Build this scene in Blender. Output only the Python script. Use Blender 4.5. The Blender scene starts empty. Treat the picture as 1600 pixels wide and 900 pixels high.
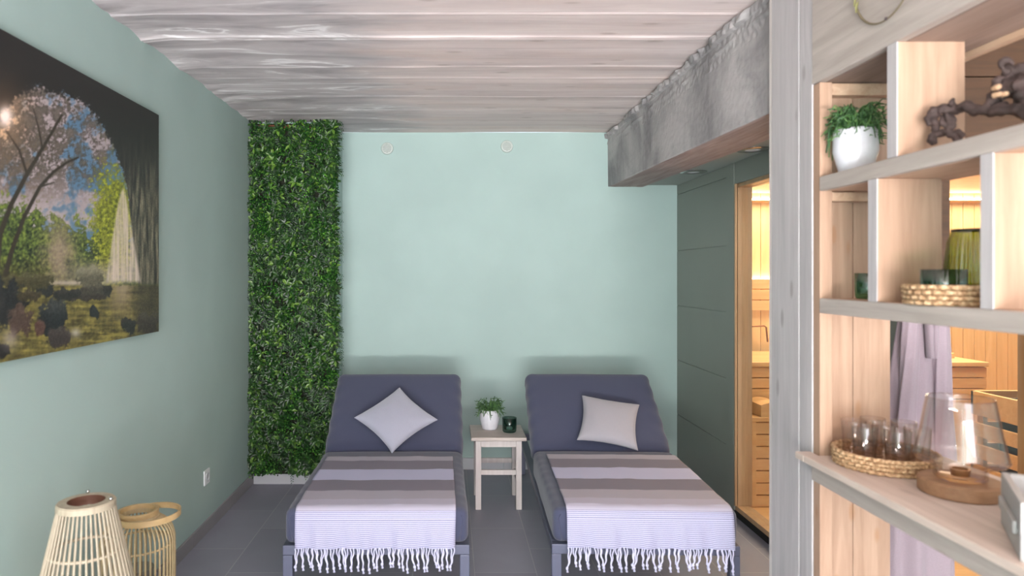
import bpy, bmesh, math, random
import numpy as np
from mathutils import Vector, Matrix, noise as mn

sc = bpy.context.scene
COL = sc.collection
PI = math.pi
R = math.radians

# ---------------------------------------------------------------- camera
F, HC, VX, VY = 1060.5, 1.452, 703.0, 428.0          # focal length in pixels (1600 wide), eye height, vanishing point
cam_d = bpy.data.cameras.new('camera'); cam = bpy.data.objects.new('camera', cam_d); COL.objects.link(cam)
cam.location = (0, 0, HC); cam.rotation_euler = (R(90), 0, 0)
cam_d.sensor_width = 36; cam_d.lens = F / 1600 * 36
cam_d.shift_x = (800 - VX) / 1600; cam_d.shift_y = -(450 - VY) / 1600
cam_d.clip_start = 0.05
cam_d.dof.use_dof = True; cam_d.dof.focus_distance = 4.2; cam_d.dof.aperture_fstop = 2.4
sc.camera = cam

# ---------------------------------------------------------------- light and exposure
sc.view_settings.view_transform = 'Standard'; sc.view_settings.look = 'None'
sc.view_settings.gamma = 1; sc.view_settings.use_curve_mapping = False
sc.view_settings.exposure = 1.10
sc.cycles.max_bounces = 10; sc.cycles.diffuse_bounces = 6; sc.cycles.transmission_bounces = 10; sc.cycles.transparent_max_bounces = 16
sc.cycles.sample_clamp_indirect = 6
w = bpy.data.worlds.new('sky'); sc.world = w; w.use_nodes = True
w.node_tree.nodes['Background'].inputs[0].default_value = (0.75, 0.86, 1.0, 1); w.node_tree.nodes['Background'].inputs[1].default_value = 1.0

def area(name, loc, rot, sx, sy, power, col):
    d = bpy.data.lights.new(name, 'AREA'); d.shape = 'RECTANGLE'; d.size = sx; d.size_y = sy
    d.energy = power; d.color = col
    o = bpy.data.objects.new(name, d); o.location = loc; o.rotation_euler = rot; COL.objects.link(o)
    return o
# daylight through the window wall behind the camera (faces +Y)
area('daylight', (0.1, -4.40, 1.40), (R(90), 0, 0), 2.6, 1.8, 85, (0.95, 0.94, 1.0))
# unseen upward fill inside the room, added to brighten the ceiling
area('ceiling_fill', (-0.1, -3.6, 0.30), (R(172), 0, 0), 2.6, 1.6, 640, (1.0, 0.95, 0.94))
# sauna cove light
area('cove_light', (2.95, 4.80, 1.99), (R(-12), 0, 0), 2.4, 0.06, 10, (1.0, 0.84, 0.60))
area('cabin_fill', (2.95, 3.9, 2.02), (0, 0, 0), 1.6, 0.8, 21, (1.0, 0.87, 0.66))  # unseen fill under the cabin ceiling, added to brighten the benches

# ---------------------------------------------------------------- helpers
def srgb(r, g, b):
    f = lambda c: (c/255/12.92) if c/255 <= .04045 else ((c/255+.055)/1.055)**2.4
    return (f(r), f(g), f(b), 1)

def P(x, y, Y):
    return Vector(((x-VX)*Y/F, Y, HC-(y-VY)*Y/F))

class Nt:
    def __init__(s, name):
        s.m = bpy.data.materials.new(name); s.m.use_nodes = True
        s.t = s.m.node_tree; s.n = s.t.nodes; s.b = s.n['Principled BSDF']; s.out = s.n['Material Output']
    def add(s, kind, **kw):
        n = s.n.new(kind)
        for k, v in kw.items():
            if k in n.inputs: n.inputs[k].default_value = v
            else: setattr(n, k, v)
        return n
    def link(s, a, b): s.t.links.new(a, b)
    def coord(s, scale=(1, 1, 1), loc=(0, 0, 0), rot=(0, 0, 0), space='Object'):
        c = s.add('ShaderNodeTexCoord'); m = s.add('ShaderNodeMapping')
        m.inputs['Scale'].default_value = scale; m.inputs['Location'].default_value = loc; m.inputs['Rotation'].default_value = rot
        s.link(c.outputs[space], m.inputs[0]); return m.outputs[0]
    def noise(s, vec, scale, detail=4, rough=.55, dist=0):
        n = s.add('ShaderNodeTexNoise'); n.inputs['Scale'].default_value = scale; n.inputs['Detail'].default_value = detail
        n.inputs['Roughness'].default_value = rough; n.inputs['Distortion'].default_value = dist
        s.link(vec, n.inputs['Vector']); return n.outputs['Fac']
    def ramp(s, fac, stops, interp='LINEAR'):
        r = s.add('ShaderNodeValToRGB'); r.color_ramp.interpolation = interp
        e = r.color_ramp.elements
        while len(e) < len(stops): e.new(0.5)
        for i, (p, c) in enumerate(stops):
            e[i].position = p; e[i].color = c if len(c) == 4 else (*c, 1)
        s.link(fac, r.inputs[0]); return r.outputs['Color']
    def mix(s, fac, a, b, blend='MIX'):
        m = s.add('ShaderNodeMix', data_type='RGBA', blend_type=blend)
        for sock, v in ((m.inputs[0], fac), (m.inputs[6], a), (m.inputs[7], b)):
            if hasattr(v, 'links') or hasattr(v, 'is_linked'): s.link(v, sock)
            else: sock.default_value = v
        return m.outputs[2]
    def math(s, op, a, b=0.0):
        m = s.add('ShaderNodeMath', operation=op)
        for sock, v in ((m.inputs[0], a), (m.inputs[1], b)):
            if hasattr(v, 'is_linked'): s.link(v, sock)
            else: sock.default_value = v
        return m.outputs[0]
    def bump(s, h, strength=.3, dist=.01):
        b = s.add('ShaderNodeBump'); b.inputs['Strength'].default_value = strength; b.inputs['Distance'].default_value = dist
        s.link(h, b.inputs['Height']); s.link(b.outputs[0], s.b.inputs['Normal'])
    def col(s, c):
        if hasattr(c, 'is_linked'): s.link(c, s.b.inputs['Base Color'])
        else: s.b.inputs['Base Color'].default_value = c
    def rough(s, v):
        if hasattr(v, 'is_linked'): s.link(v, s.b.inputs['Roughness'])
        else: s.b.inputs['Roughness'].default_value = v

def plaster(name, c, var=6, bump=.08, rough=.75):
    m = Nt(name); v = m.coord()
    n = m.noise(v, 1.6, 3); n2 = m.noise(v, 90, 3)
    dark = tuple(x*(1-var/100) for x in c[:3]) + (1,); lite = tuple(min(1, x*(1+var/100)) for x in c[:3]) + (1,)
    m.col(m.ramp(n, [(.35, dark), (.65, lite)])); m.rough(rough); m.bump(n2, bump, .004); return m.m

def fabric(name, c, var=8, scale=500, wr=.0, rough=.95, sheen=.2):
    m = Nt(name); v = m.coord()
    n = m.noise(v, scale, 2); n2 = m.noise(v, 9, 4)
    dark = tuple(x*(1-var/100) for x in c[:3]) + (1,); lite = tuple(min(1, x*(1+var/100)) for x in c[:3]) + (1,)
    m.col(m.ramp(n, [(.3, dark), (.7, lite)])); m.rough(rough)
    h = m.math('ADD', m.math('MULTIPLY', n, .25), m.math('MULTIPLY', n2, wr)); m.bump(h, .35, .004)
    m.b.inputs['Sheen Weight'].default_value = sheen; return m.m

def wood(name, c_lo, c_hi, axis='Z', knots=(.30, .18, .10), knot_amt=1.0, rough=.6, streak=14, board=0, tint=None):
    """Timber with the grain running along axis; knots scattered in it."""
    m = Nt(name)
    lo = .9; sc_ = {'X': (lo, streak, streak), 'Y': (streak, lo, streak), 'Z': (streak, streak, lo)}[axis]
    v = m.coord(scale=sc_); n = m.noise(v, 2.2, 6, .6, .6)
    fine = m.noise(m.coord(scale=tuple(k*6 for k in sc_)), 3, 3)
    base = m.ramp(n, [(.28, c_lo), (.72, c_hi)])
    base = m.mix(m.math('MULTIPLY', fine, .18), base, c_lo, 'MULTIPLY')
    ks = {'X': (4.5, 13, 13), 'Y': (13, 4.5, 13), 'Z': (13, 13, 4.5)}[axis]
    vo = m.add('ShaderNodeTexVoronoi', feature='F1'); vo.inputs['Scale'].default_value = 1.0
    m.link(m.coord(scale=ks), vo.inputs['Vector'])
    k = m.ramp(vo.outputs['Distance'], [(.0, (1, 1, 1)), (.11, (.75, .75, .75)), (.17, (0, 0, 0))])
    kk = m.math('MULTIPLY', k, knot_amt)
    base = m.mix(kk, base, (*knots, 1))
    m.col(base); m.rough(rough); m.bump(m.math('ADD', n, m.math('MULTIPLY', fine, .5)), .12, .003); return m.m

def simple(name, c, rough=.5, metal=0, spec=.5):
    m = Nt(name); v = m.coord(); n = m.noise(v, 40, 3)
    d = tuple(x*.93 for x in c[:3]) + (1,)
    m.col(m.ramp(n, [(.3, d), (.7, c)])); m.rough(rough); m.b.inputs['Metallic'].default_value = metal
    m.b.inputs['Specular IOR Level'].default_value = spec; return m.m

def glass(name, c=(1, 1, 1, 1), rough=0.0, ior=1.45, mix=0.0):
    m = Nt(name); m.b.inputs['Base Color'].default_value = c; m.b.inputs['Transmission Weight'].default_value = 1
    m.b.inputs['Roughness'].default_value = rough; m.b.inputs['IOR'].default_value = ior
    if mix > 0:      # thin-walled share: part of the light goes straight through
        t = m.add('ShaderNodeBsdfTransparent'); t.inputs[0].default_value = c
        x = m.add('ShaderNodeMixShader'); x.inputs[0].default_value = mix
        m.link(m.b.outputs[0], x.inputs[1]); m.link(t.outputs[0], x.inputs[2]); m.link(x.outputs[0], m.out.inputs[0])
    return m.m

def pane_glass(name):
    m = Nt(name)
    t = m.add('ShaderNodeBsdfTransparent'); t.inputs[0].default_value = (.97, .98, .97, 1)
    g = m.add('ShaderNodeBsdfGlossy'); g.inputs['Roughness'].default_value = 0.02
    fr = m.add('ShaderNodeLayerWeight'); fr.inputs[0].default_value = .5
    x = m.add('ShaderNodeMixShader'); m.link(m.math('ADD', m.math('MULTIPLY', m.math('POWER', fr.outputs['Facing'], 5), .5), .03), x.inputs[0]); m.link(t.outputs[0], x.inputs[1]); m.link(g.outputs[0], x.inputs[2])
    m.link(x.outputs[0], m.out.inputs[0]); return m.m

def thin_glass(name, tint, edge=.55, base=.05, rough=.02):
    """Blown glass as two thin walls: mostly clear, more reflecting and more tinted where seen edge-on."""
    m = Nt(name); lw = m.add('ShaderNodeLayerWeight'); lw.inputs[0].default_value = .5
    t = m.add('ShaderNodeBsdfTransparent'); g = m.add('ShaderNodeBsdfGlossy'); g.inputs['Roughness'].default_value = rough
    deep = tuple(c**2.6 for c in tint[:3]) + (1,)
    m.link(m.mix(m.math('POWER', lw.outputs['Facing'], 3), tint, deep), t.inputs[0])
    x = m.add('ShaderNodeMixShader'); m.link(m.math('ADD', m.math('MULTIPLY', m.math('POWER', lw.outputs['Facing'], 4), edge), base), x.inputs[0])
    m.link(t.outputs[0], x.inputs[1]); m.link(g.outputs[0], x.inputs[2]); m.link(x.outputs[0], m.out.inputs[0]); return m.m

def emit(name, c, s):
    m = Nt(name); m.b.inputs['Base Color'].default_value = c; m.b.inputs['Emission Color'].default_value = c
    m.b.inputs['Emission Strength'].default_value = s; return m.m

class MB:
    """Collects simple shapes into one mesh."""
    def __init__(s): s.v = []; s.f = []; s.uv = None
    def box(s, x0, x1, y0, y1, z0, z1, M=None):
        b = len(s.v)
        vs = [(x, y, z) for z in (z0, z1) for y in (y0, y1) for x in (x0, x1)]
        s.v += [tuple(M @ Vector(p)) if M else p for p in vs]
        s.f += [tuple(b+i for i in q) for q in ((0, 2, 3, 1), (4, 5, 7, 6), (0, 1, 5, 4), (2, 6, 7, 3), (0, 4, 6, 2), (1, 3, 7, 5))]
        return s
    def grid(s, fn, nu, nv, closeu=False, flip=False):
        b = len(s.v)
        for i in range(nu + (0 if closeu else 1)):
            for j in range(nv+1): s.v.append(tuple(fn(i/nu, j/nv)))
        n = nu if closeu else nu+1
        for i in range(nu):
            for j in range(nv):
                a, c = i, (i+1) % n
                q = (b+a*(nv+1)+j, b+c*(nv+1)+j, b+c*(nv+1)+j+1, b+a*(nv+1)+j+1)
                s.f.append(q[::-1] if flip else q)
        return s
    def tube(s, pts, r, n=8, cap=True, sq=None):
        pts = [Vector(p) for p in pts]; b = len(s.v); k = len(pts)
        rr = r if isinstance(r, (list, tuple)) else [r]*k
        up = None
        for i, p in enumerate(pts):
            d = (pts[min(i+1, k-1)] - pts[max(i-1, 0)])
            d = d.normalized() if d.length > 1e-9 else Vector((0, 0, 1))
            if up is None: up = Vector((0, 0, 1)) if abs(d.z) < .9 else Vector((1, 0, 0))
            a = d.cross(up); a = a.normalized() if a.length > 1e-6 else d.orthogonal().normalized()
            c = a.cross(d).normalized(); up = c
            for q in range(n):
                t = 2*PI*q/n
                s.v.append(tuple(p + a*math.cos(t)*rr[i] + c*math.sin(t)*rr[i]*(sq or 1)))
        for i in range(k-1):
            for q in range(n):
                s.f.append((b+i*n+q, b+i*n+(q+1) % n, b+(i+1)*n+(q+1) % n, b+(i+1)*n+q))
        if cap: s.f.append(tuple(b+q for q in range(n))[::-1]); s.f.append(tuple(b+(k-1)*n+q for q in range(n)))
        return s
    def ring(s, c, rad, r, n=40, m=8, sq=None, axis='Z', ph=0):
        b = len(s.v); c = Vector(c)
        for i in range(n):
            t = 2*PI*i/n + ph
            for j in range(m):
                q = 2*PI*j/m; rr = rad + r*math.cos(q); h = (sq or r)*math.sin(q)
                p = {'Z': Vector((rr*math.cos(t), rr*math.sin(t), h)), 'Y': Vector((rr*math.cos(t), h, rr*math.sin(t))), 'X': Vector((h, rr*math.cos(t), rr*math.sin(t)))}[axis]
                s.v.append(tuple(c+p))
        for i in range(n):
            for j in range(m):
                s.f.append((b+i*m+j, b+((i+1) % n)*m+j, b+((i+1) % n)*m+(j+1) % m, b+i*m+(j+1) % m))
        return s
    def lathe(s, prof, c=(0, 0, 0), n=48, axis='Z', flute=0, nf=0, fz=None):
        b = len(s.v); c = Vector(c); k = len(prof)
        for i in range(n):
            t = 2*PI*i/n
            for (r, z) in prof:
                f = 1 + (flute*(abs(math.sin(nf*t/2)) - .5) if flute and (fz is None or fz[0] <= z <= fz[1]) else 0)
                p = {'Z': Vector((r*f*math.cos(t), r*f*math.sin(t), z)), 'Y': Vector((r*f*math.cos(t), z, r*f*math.sin(t))), 'X': Vector((z, r*f*math.cos(t), r*f*math.sin(t)))}[axis]
                s.v.append(tuple(c+p))
        for i in range(n):
            a, d = i, (i+1) % n
            for j in range(k-1):
                s.f.append((b+a*k+j, b+d*k+j, b+d*k+j+1, b+a*k+j+1))
        return s
    def build(s, name, mat, parent=None, smooth=False, bevel=0, loc=None, merge=False):
        me = bpy.data.meshes.new(name); me.from_pydata(s.v, [], s.f); me.materials.append(mat)
        if merge:
            bm = bmesh.new(); bm.from_mesh(me); bmesh.ops.remove_doubles(bm, verts=bm.verts, dist=1e-5)
            bmesh.ops.recalc_face_normals(bm, faces=bm.faces); bm.to_mesh(me); bm.free()
        me.polygons.foreach_set('use_smooth', [smooth]*len(me.polygons)); me.update()
        o = bpy.data.objects.new(name, me); COL.objects.link(o)
        if parent: o.parent = parent
        if loc: o.location = loc
        if bevel:
            md = o.modifiers.new('bevel', 'BEVEL'); md.width = bevel; md.segments = 2; md.limit_method = 'ANGLE'
        return o

def rbox(mb, sx, sy, sz, r, n=(20, 20, 6), M=None, disp=None):
    """Rounded box centred on the origin; disp(p, normal) gives an offset along the normal."""
    bm = bmesh.new(); seen = {}
    hx, hy, hz = sx/2, sy/2, sz/2
    def vert(p):
        key = tuple(round(c, 5) for c in p)
        if key in seen: return seen[key]
        q = Vector((max(-hx+r, min(hx-r, p[0])), max(-hy+r, min(hy-r, p[1])), max(-hz+r, min(hz-r, p[2]))))
        d = Vector(p)-q
        nrm = d.normalized() if d.length > 1e-7 else Vector((0, 0, 1))
        o = q + nrm*r
        if disp: o = o + nrm*disp(o, nrm)
        if M: o = M @ o
        mb.v.append(tuple(o)); seen[key] = len(mb.v)-1
        return seen[key]
    def lin(h, k):   # denser near the rounded edges
        a = [-h, -h+r*.25, -h+r*.6] + [-h+r + (2*h-2*r)*i/k for i in range(k+1)] + [h-r*.6, h-r*.25, h]
        return a
    X, Y, Z = lin(hx, n[0]), lin(hy, n[1]), lin(hz, n[2])
    def face(A, B, mk, flip):
        for i in range(len(A)-1):
            for j in range(len(B)-1):
                q = [vert(mk(A[i], B[j])), vert(mk(A[i+1], B[j])), vert(mk(A[i+1], B[j+1])), vert(mk(A[i], B[j+1]))]
                mb.f.append(tuple(q[::-1] if flip else q))
    face(X, Y, lambda a, b: (a, b, hz), False); face(X, Y, lambda a, b: (a, b, -hz), True)
    face(X, Z, lambda a, b: (a, -hy, b), False); face(X, Z, lambda a, b: (a, hy, b), True)
    face(Y, Z, lambda a, b: (hx, a, b), False); face(Y, Z, lambda a, b: (-hx, a, b), True)
    bm.free()
    return mb

def tag(o, label=None, cat=None, group=None, kind=None):
    for k, v in (('label', label), ('category', cat), ('group', group), ('kind', kind)):
        if v: o[k] = v
    return o
def empty(name, loc=(0, 0, 0), rz=0, label=None, cat=None, group=None):
    o = bpy.data.objects.new(name, None); COL.objects.link(o); o.location = loc; o.rotation_euler = (0, 0, rz); o.empty_display_size = .1
    return tag(o, label, cat, group)
def struct(o): o['kind'] = 'structure'; return o
def kids(o): return [c for c in bpy.data.objects if c.parent == o]
def copy_tree(o, parent=None):
    c = o.copy(); COL.objects.link(c); c.parent = parent
    for ch in kids(o): copy_tree(ch, c)
    return c

# ---------------------------------------------------------------- materials
MINT = plaster('mint_plaster', srgb(163, 185, 180), 4)
PANEL = plaster('grey_green_panel', srgb(134, 139, 131), 3, .03, .5)
TILE_SKIRT = plaster('skirting_tile', srgb(142, 140, 142), 8, .05, .5)
WHITE = simple('white_plastic', srgb(225, 228, 230), .4)
DARK = simple('dark_shadow_gap', srgb(28, 28, 28), .8)

def tile_floor():
    m = Nt('grey_floor_tile'); v = m.coord(rot=(0, 0, R(90)), loc=(0.0, 0.0, 0))
    c = m.add('ShaderNodeTexCoord'); sep = m.add('ShaderNodeSeparateXYZ'); m.link(c.outputs['Object'], sep.inputs[0])
    cmb = m.add('ShaderNodeCombineXYZ')
    m.link(m.math('ADD', sep.outputs[1], -4.162+5.75), cmb.inputs[0]); m.link(m.math('ADD', sep.outputs[0], -.12+3.0), cmb.inputs[1])
    b = m.add('ShaderNodeTexBrick'); b.offset = .5; b.squash = 1
    b.inputs['Scale'].default_value = 1; b.inputs['Brick Width'].default_value = .575; b.inputs['Row Height'].default_value = .30
    b.inputs['Mortar Size'].default_value = .0022; b.inputs['Mortar Smooth'].default_value = .2; b.inputs['Bias'].default_value = 0
    b.inputs['Color1'].default_value = srgb(154, 155, 168); b.inputs['Color2'].default_value = srgb(144, 145, 158); b.inputs['Mortar'].default_value = srgb(182, 182, 184)
    m.link(cmb.outputs[0], b.inputs['Vector'])
    n = m.noise(m.coord(scale=(1, 1, 1)), 3.5, 6, .6, .8)
    m.col(m.mix(m.math('MULTIPLY', n, .35), b.outputs['Color'], srgb(112, 112, 122))); m.rough(.42)
    m.bump(m.math('MULTIPLY', b.outputs['Fac'], -1), .3, .002); return m.m
FLOOR = tile_floor()

def board_concrete():
    m = Nt('board_marked_ceiling_concrete')
    c = m.add('ShaderNodeTexCoord'); sep = m.add('ShaderNodeSeparateXYZ'); m.link(c.outputs['Object'], sep.inputs[0])
    k = m.math('FLOOR', m.math('MULTIPLY', sep.outputs[1], 1/.118))
    wn = m.add('ShaderNodeTexWhiteNoise', noise_dimensions='1D'); m.link(k, wn.inputs['W'])
    cmb = m.add('ShaderNodeCombineXYZ')
    m.link(m.math('ADD', m.math('MULTIPLY', sep.outputs[0], .8), m.math('MULTIPLY', wn.outputs[0], 30)), cmb.inputs[0]); m.link(m.math('MULTIPLY', sep.outputs[1], 9), cmb.inputs[1])
    grain = m.noise(cmb.outputs[0], 2.0, 7, .62, .9)
    fine = m.noise(m.coord(scale=(2.5, 60, 1)), 2, 4)
    col = m.ramp(grain, [(.22, srgb(206, 198, 197)), (.45, srgb(228, 220, 219)), (.7, srgb(240, 234, 232))])
    tone = m.ramp(wn.outputs[0], [(0, srgb(222, 213, 211)), (.5, srgb(234, 225, 221)), (1, srgb(246, 238, 236))])
    col = m.mix(.85, col, tone, 'MULTIPLY')
    warm = m.ramp(m.noise(m.coord(scale=(1.1, 5, 1), loc=(3, 7, 0)), 1.3, 3), [(.5, (0, 0, 0)), (.72, (1, 1, 1))])
    col = m.mix(m.math('MULTIPLY', warm, .35), col, srgb(216, 190, 176))
    # light seams where boards met
    fr = m.math('FRACT', m.math('MULTIPLY', sep.outputs[1], 1/.118)); seam = m.math('LESS_THAN', fr, .035)
    col = m.mix(m.math('MULTIPLY', seam, m.math('MULTIPLY', fine, .9)), col, srgb(235, 232, 230))
    # dark knots and flecks
    vo = m.add('ShaderNodeTexVoronoi', feature='F1'); vo.inputs['Scale'].default_value = 1; m.link(m.coord(scale=(3.3, 10, 1)), vo.inputs['Vector'])
    col = m.mix(m.ramp(vo.outputs['Distance'], [(0, (.45, .45, .45)), (.10, (.3, .3, .3)), (.16, (0, 0, 0))]), col, srgb(140, 122, 112))
    # grey rough laitance near the left wall
    edge = m.ramp(m.math('ADD', m.math('MULTIPLY', sep.outputs[0], -1), m.math('MULTIPLY', m.noise(m.coord(scale=(1, 4, 1)), 1.6, 3), .9)), [(.62, (0, 0, 0)), (.98, (1, 1, 1))])
    # ^ input rises towards x = -1.37
    sw = m.ramp(m.noise(m.coord(scale=(.9, 4.5, 1)), 1.6, 5, .6, 1.2), [(.3, srgb(140, 137, 140)), (.48, srgb(176, 172, 174)), (.58, srgb(188, 184, 185)), (.64, srgb(232, 231, 232)), (.69, srgb(172, 168, 170))])
    col = m.mix(m.math('MULTIPLY', edge, .85), col, sw)
    m.col(col); m.rough(.85); m.bump(m.math('ADD', grain, m.math('MULTIPLY', fine, .6)), .25, .003); return m.m
CEIL = board_concrete()

def concrete(name, lo, hi):
    m = Nt(name); v = m.coord()
    a = m.noise(v, 2.4, 5, .6, .5); st = m.noise(m.coord(scale=(1, 9, .8)), 2, 5); sp = m.noise(v, 60, 3)
    col = m.ramp(m.math('ADD', m.math('MULTIPLY', a, .85), m.math('MULTIPLY', st, .15)), [(.35, lo), (.6, hi)])
    vo = m.add('ShaderNodeTexVoronoi', feature='F1'); vo.inputs['Scale'].default_value = 17; m.link(v, vo.inputs['Vector'])
    col = m.mix(m.ramp(vo.outputs['Distance'], [(0, (.5, .5, .5)), (.09, (0, 0, 0))]), col, srgb(70, 68, 68))
    m.col(col); m.rough(.9); m.bump(m.math('ADD', a, m.math('MULTIPLY', sp, .4)), .6, .006); return m.m
CONC = concrete('raw_beam_concrete', srgb(130, 127, 128), srgb(182, 177, 176))
CONC_UNDER = wood('board_marked_beam_underside', srgb(138, 122, 118), srgb(186, 172, 168), 'Y', (.25, .2, .18), .3, .85)

PINE = wood('natural_pine', srgb(158, 126, 104), srgb(186, 155, 132), 'Z', (.36, .19, .1), .9)
PINE_Y = wood('natural_pine_shelf', srgb(180, 146, 120), srgb(208, 178, 152), 'Y', (.36, .2, .12), .8)
GLAZE_Z = wood('grey_glazed_pine_post', srgb(168, 163, 164), srgb(194, 189, 189), 'Z', (.26, .23, .22), .8)
GLAZE_Y = wood('grey_glazed_pine_shelf', srgb(160, 150, 142), srgb(188, 178, 170), 'Y', (.28, .22, .18), .6)
GLAZE_TOP = wood('pale_glazed_worktop', srgb(190, 172, 160), srgb(218, 202, 190), 'Y', (.35, .27, .22), .5)
SAUNA = wood('sauna_timber', srgb(204, 160, 108), srgb(224, 184, 132), 'X', (.5, .3, .14), .0, .5, 10)
SAUNA_Z = wood('sauna_wall_timber', srgb(216, 178, 126), srgb(232, 200, 150), 'Z', (.5, .3, .14), .0, .5, 10)
JAMB = wood('jamb_timber', srgb(170, 138, 104), srgb(194, 162, 126), 'Z', (.5, .3, .14), .0, .5, 10)
BROWN = wood('dark_brown_board', srgb(70, 48, 32), srgb(92, 64, 42), 'X', (.1, .06, .03), .2, .55)
STOOLW = wood('white_glazed_stool', srgb(190, 182, 178), srgb(212, 205, 202), 'Z', (.5, .42, .36), .15, .6)
STOOLT = wood('white_glazed_stool_top', srgb(176, 165, 158), srgb(200, 190, 182), 'X', (.5, .42, .36), .15, .6)
RATTAN_W = wood('whitewashed_cane', srgb(160, 150, 130), srgb(186, 175, 154), 'Z', (.5, .4, .3), .0, .6, 20)
RATTAN_Y = wood('natural_cane', srgb(160, 142, 106), srgb(190, 172, 134), 'Z', (.5, .4, .3), .0, .6, 20)
BAMBOO = wood('bamboo_band', srgb(170, 142, 98), srgb(196, 170, 124), 'X', (.5, .4, .3), .0, .5, 12)
LNG = fabric('lounger_blue_grey_cloth', srgb(63, 67, 90), 7, 700, .5)
FRAME = simple('lounger_frame_paint', srgb(88, 92, 112), .38, .15)
CUSH = fabric('pale_velvet', srgb(154, 155, 170), 5, 400, .6, .85, .5)
CUSH2 = fabric('grey_linen', srgb(152, 149, 156), 9, 600, .6, .9, .2)
TASSEL = fabric('white_cotton_tassel', srgb(194, 194, 220), 3, 800)
CERAMIC = simple('white_ceramic', srgb(206, 206, 212), .25)
SOIL = simple('potting_soil', srgb(46, 34, 26), .95)
CHROME = simple('brushed_steel', srgb(190, 190, 188), .25, 1)

# ---------------------------------------------------------------- the room
D = 5.05; CZ = 2.505; XL = -1.37; XP = 1.69
struct(MB().box(-1.47, 4.7, -4.6, 5.15, -.1, 0).build('floor', FLOOR))
def ceil_fn(u, v):
    x = XL + (1.178-XL)*u; y = 0.6 + 4.45*v
    z = CZ + .006*mn.noise(Vector((x*.8, y*6, 1)))
    for yy, h, wd in ((3.01, .012, .012), (3.045, .006, .01), (2.745, .006, .008), (3.44, .005, .007), (3.65, .005, .006), (4.02, .006, .006), (4.35, .004, .006), (2.5, .005, .007)):
        a = .55*h*math.exp(-((y - yy - .004*mn.noise(Vector((x*2, yy, 0))))/wd)**2)
        z -= a*(.5+.9*max(0, .5+mn.noise(Vector((x*3, yy*5, 2)))))
    e = max(0, 1-(x-XL)/.45)
    z -= .012*e*e*(.3+abs(mn.noise(Vector((x*4, y*6, 5))))*1.6)
    return (x, y, z)
cb = MB(); cb.grid(ceil_fn, 90, 520, flip=True)
cb.box(-1.47, XL, .6, 5.15, CZ, CZ+.1); cb.box(-1.47, 4.7, -4.6, .6, CZ, CZ+.1); cb.box(1.178, 4.7, .6, 5.15, CZ, CZ+.1); cb.box(XL, 1.178, .6, 5.15, CZ+.04, CZ+.1)
struct(cb.build('ceiling', CEIL, smooth=False))
struct(MB().box(-1.47, XL, -4.6, 5.15, 0, CZ).build('wall_left', MINT))
struct(MB().box(XL, 1.77, D, 5.15, 0, CZ).build('wall_back', MINT))
struct(MB().box(4.6, 4.7, -4.6, 5.15, 0, CZ).build('wall_right', MINT))
wb = MB(); wb.box(XL, 4.6, -4.6, -4.5, 0, .35); wb.box(XL, 4.6, -4.6, -4.5, 2.35, CZ); wb.box(XL, -1.2, -4.6, -4.5, .35, 2.35); wb.box(1.95, 4.6, -4.6, -4.5, .35, 2.35)
struct(wb.build('wall_front', MINT))
wf = MB()
for x in (-1.2, -.15, .9, 1.91): wf.box(x, x+.04, -4.58, -4.53, .35, 2.35)
wf.box(-1.2, 1.95, -4.58, -4.53, .35, .39); wf.box(-1.2, 1.95, -4.58, -4.53, 2.31, 2.35)
struct(wf.build('window_1', WHITE))
CH_Y = 4.70; CH_X = -.80
struct(MB().box(XL, CH_X, CH_Y, D, 0, CZ).build('wall_corner', MINT))
# tile skirtings, cut in tiles
def skirt(name, segs):
    m = MB()
    for (x0, x1, y0, y1) in segs: m.box(x0, x1, y0, y1, 0, .072)
    return struct(m.build(name, TILE_SKIRT, bevel=.001))
skirt('baseboard_left', [(XL, XL+.012, .6+i*.6, 1.197+i*.6 if i < 6 else CH_Y) for i in range(7)])
sb = MB()
for i in range(4): sb.box(-.80+i*.6, min(1.69, -.203+i*.6), D-.012, D, 0, .085)
sb.box(XL+.014, CH_X-.003, CH_Y-.012, CH_Y, 0, .07)
struct(sb.build('baseboard_back', plaster('lit_skirting_tile', srgb(178, 180, 184), 6, .05, .4), bevel=.001))  # paler than the left skirting: the light on it is in the colour

# concrete beam: rough left face, board-marked underside
def zb(y): return 2.10 - .055*(D-y)/2.55
BX = 1.176; BY0 = 2.47
def beam_face(u, v):
    y = D - (D-BY0)*u; z0 = zb(y); z = z0 + (CZ+.002-z0)*v; t = CZ - z
    x = BX + .004*mn.noise(Vector((y*2.5, z*3, 0)))
    n = mn.noise(Vector((y*9, z*16, 3)))
    line = math.exp(-((t-.085-.015*mn.noise(Vector((y*4, 0, 7))))/.010)**2)
    x -= .010*line*max(0, n+.35)
    if t < .045:
        k_ = mn.noise(Vector((y*4, 1, 9))) + .5*mn.noise(Vector((y*17, z*20, 9)))
        x -= .004+.030*max(0, min(1, (k_+.28)*3))*(.6+.4*mn.noise(Vector((y*25, z*25, 2)))) if t > .010 else -.006
    x -= .0035*mn.noise(Vector((y*40, z*40, 0)))*(1 if t < .14 else .25)
    if v == 0: x += .004+.004*mn.noise(Vector((y*12, 2, 2)))
    return (x, y, z)
bb = MB(); bb.grid(beam_face, 420, 70, flip=False)
beam_o = empty('concrete_beam'); struct(beam_o)
b1 = bb.build('beam_face', CONC, smooth=False); b1.parent = beam_o
def under(u, v):
    y = D-(D-BY0)*u; x = BX+.006 + (1.43-BX)*v
    return (x, y, zb(y) + .003*mn.noise(Vector((x*18, y*2, 0))) + (.002 if v < .02 else 0))
ub = MB(); ub.grid(under, 120, 16, flip=True); ub.box(BX+.02, 1.43, BY0, D, 2.13, CZ)
u1 = ub.build('beam_underside', CONC_UNDER); u1.parent = beam_o
for o in (b1, u1): o['kind'] = 'structure'
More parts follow.
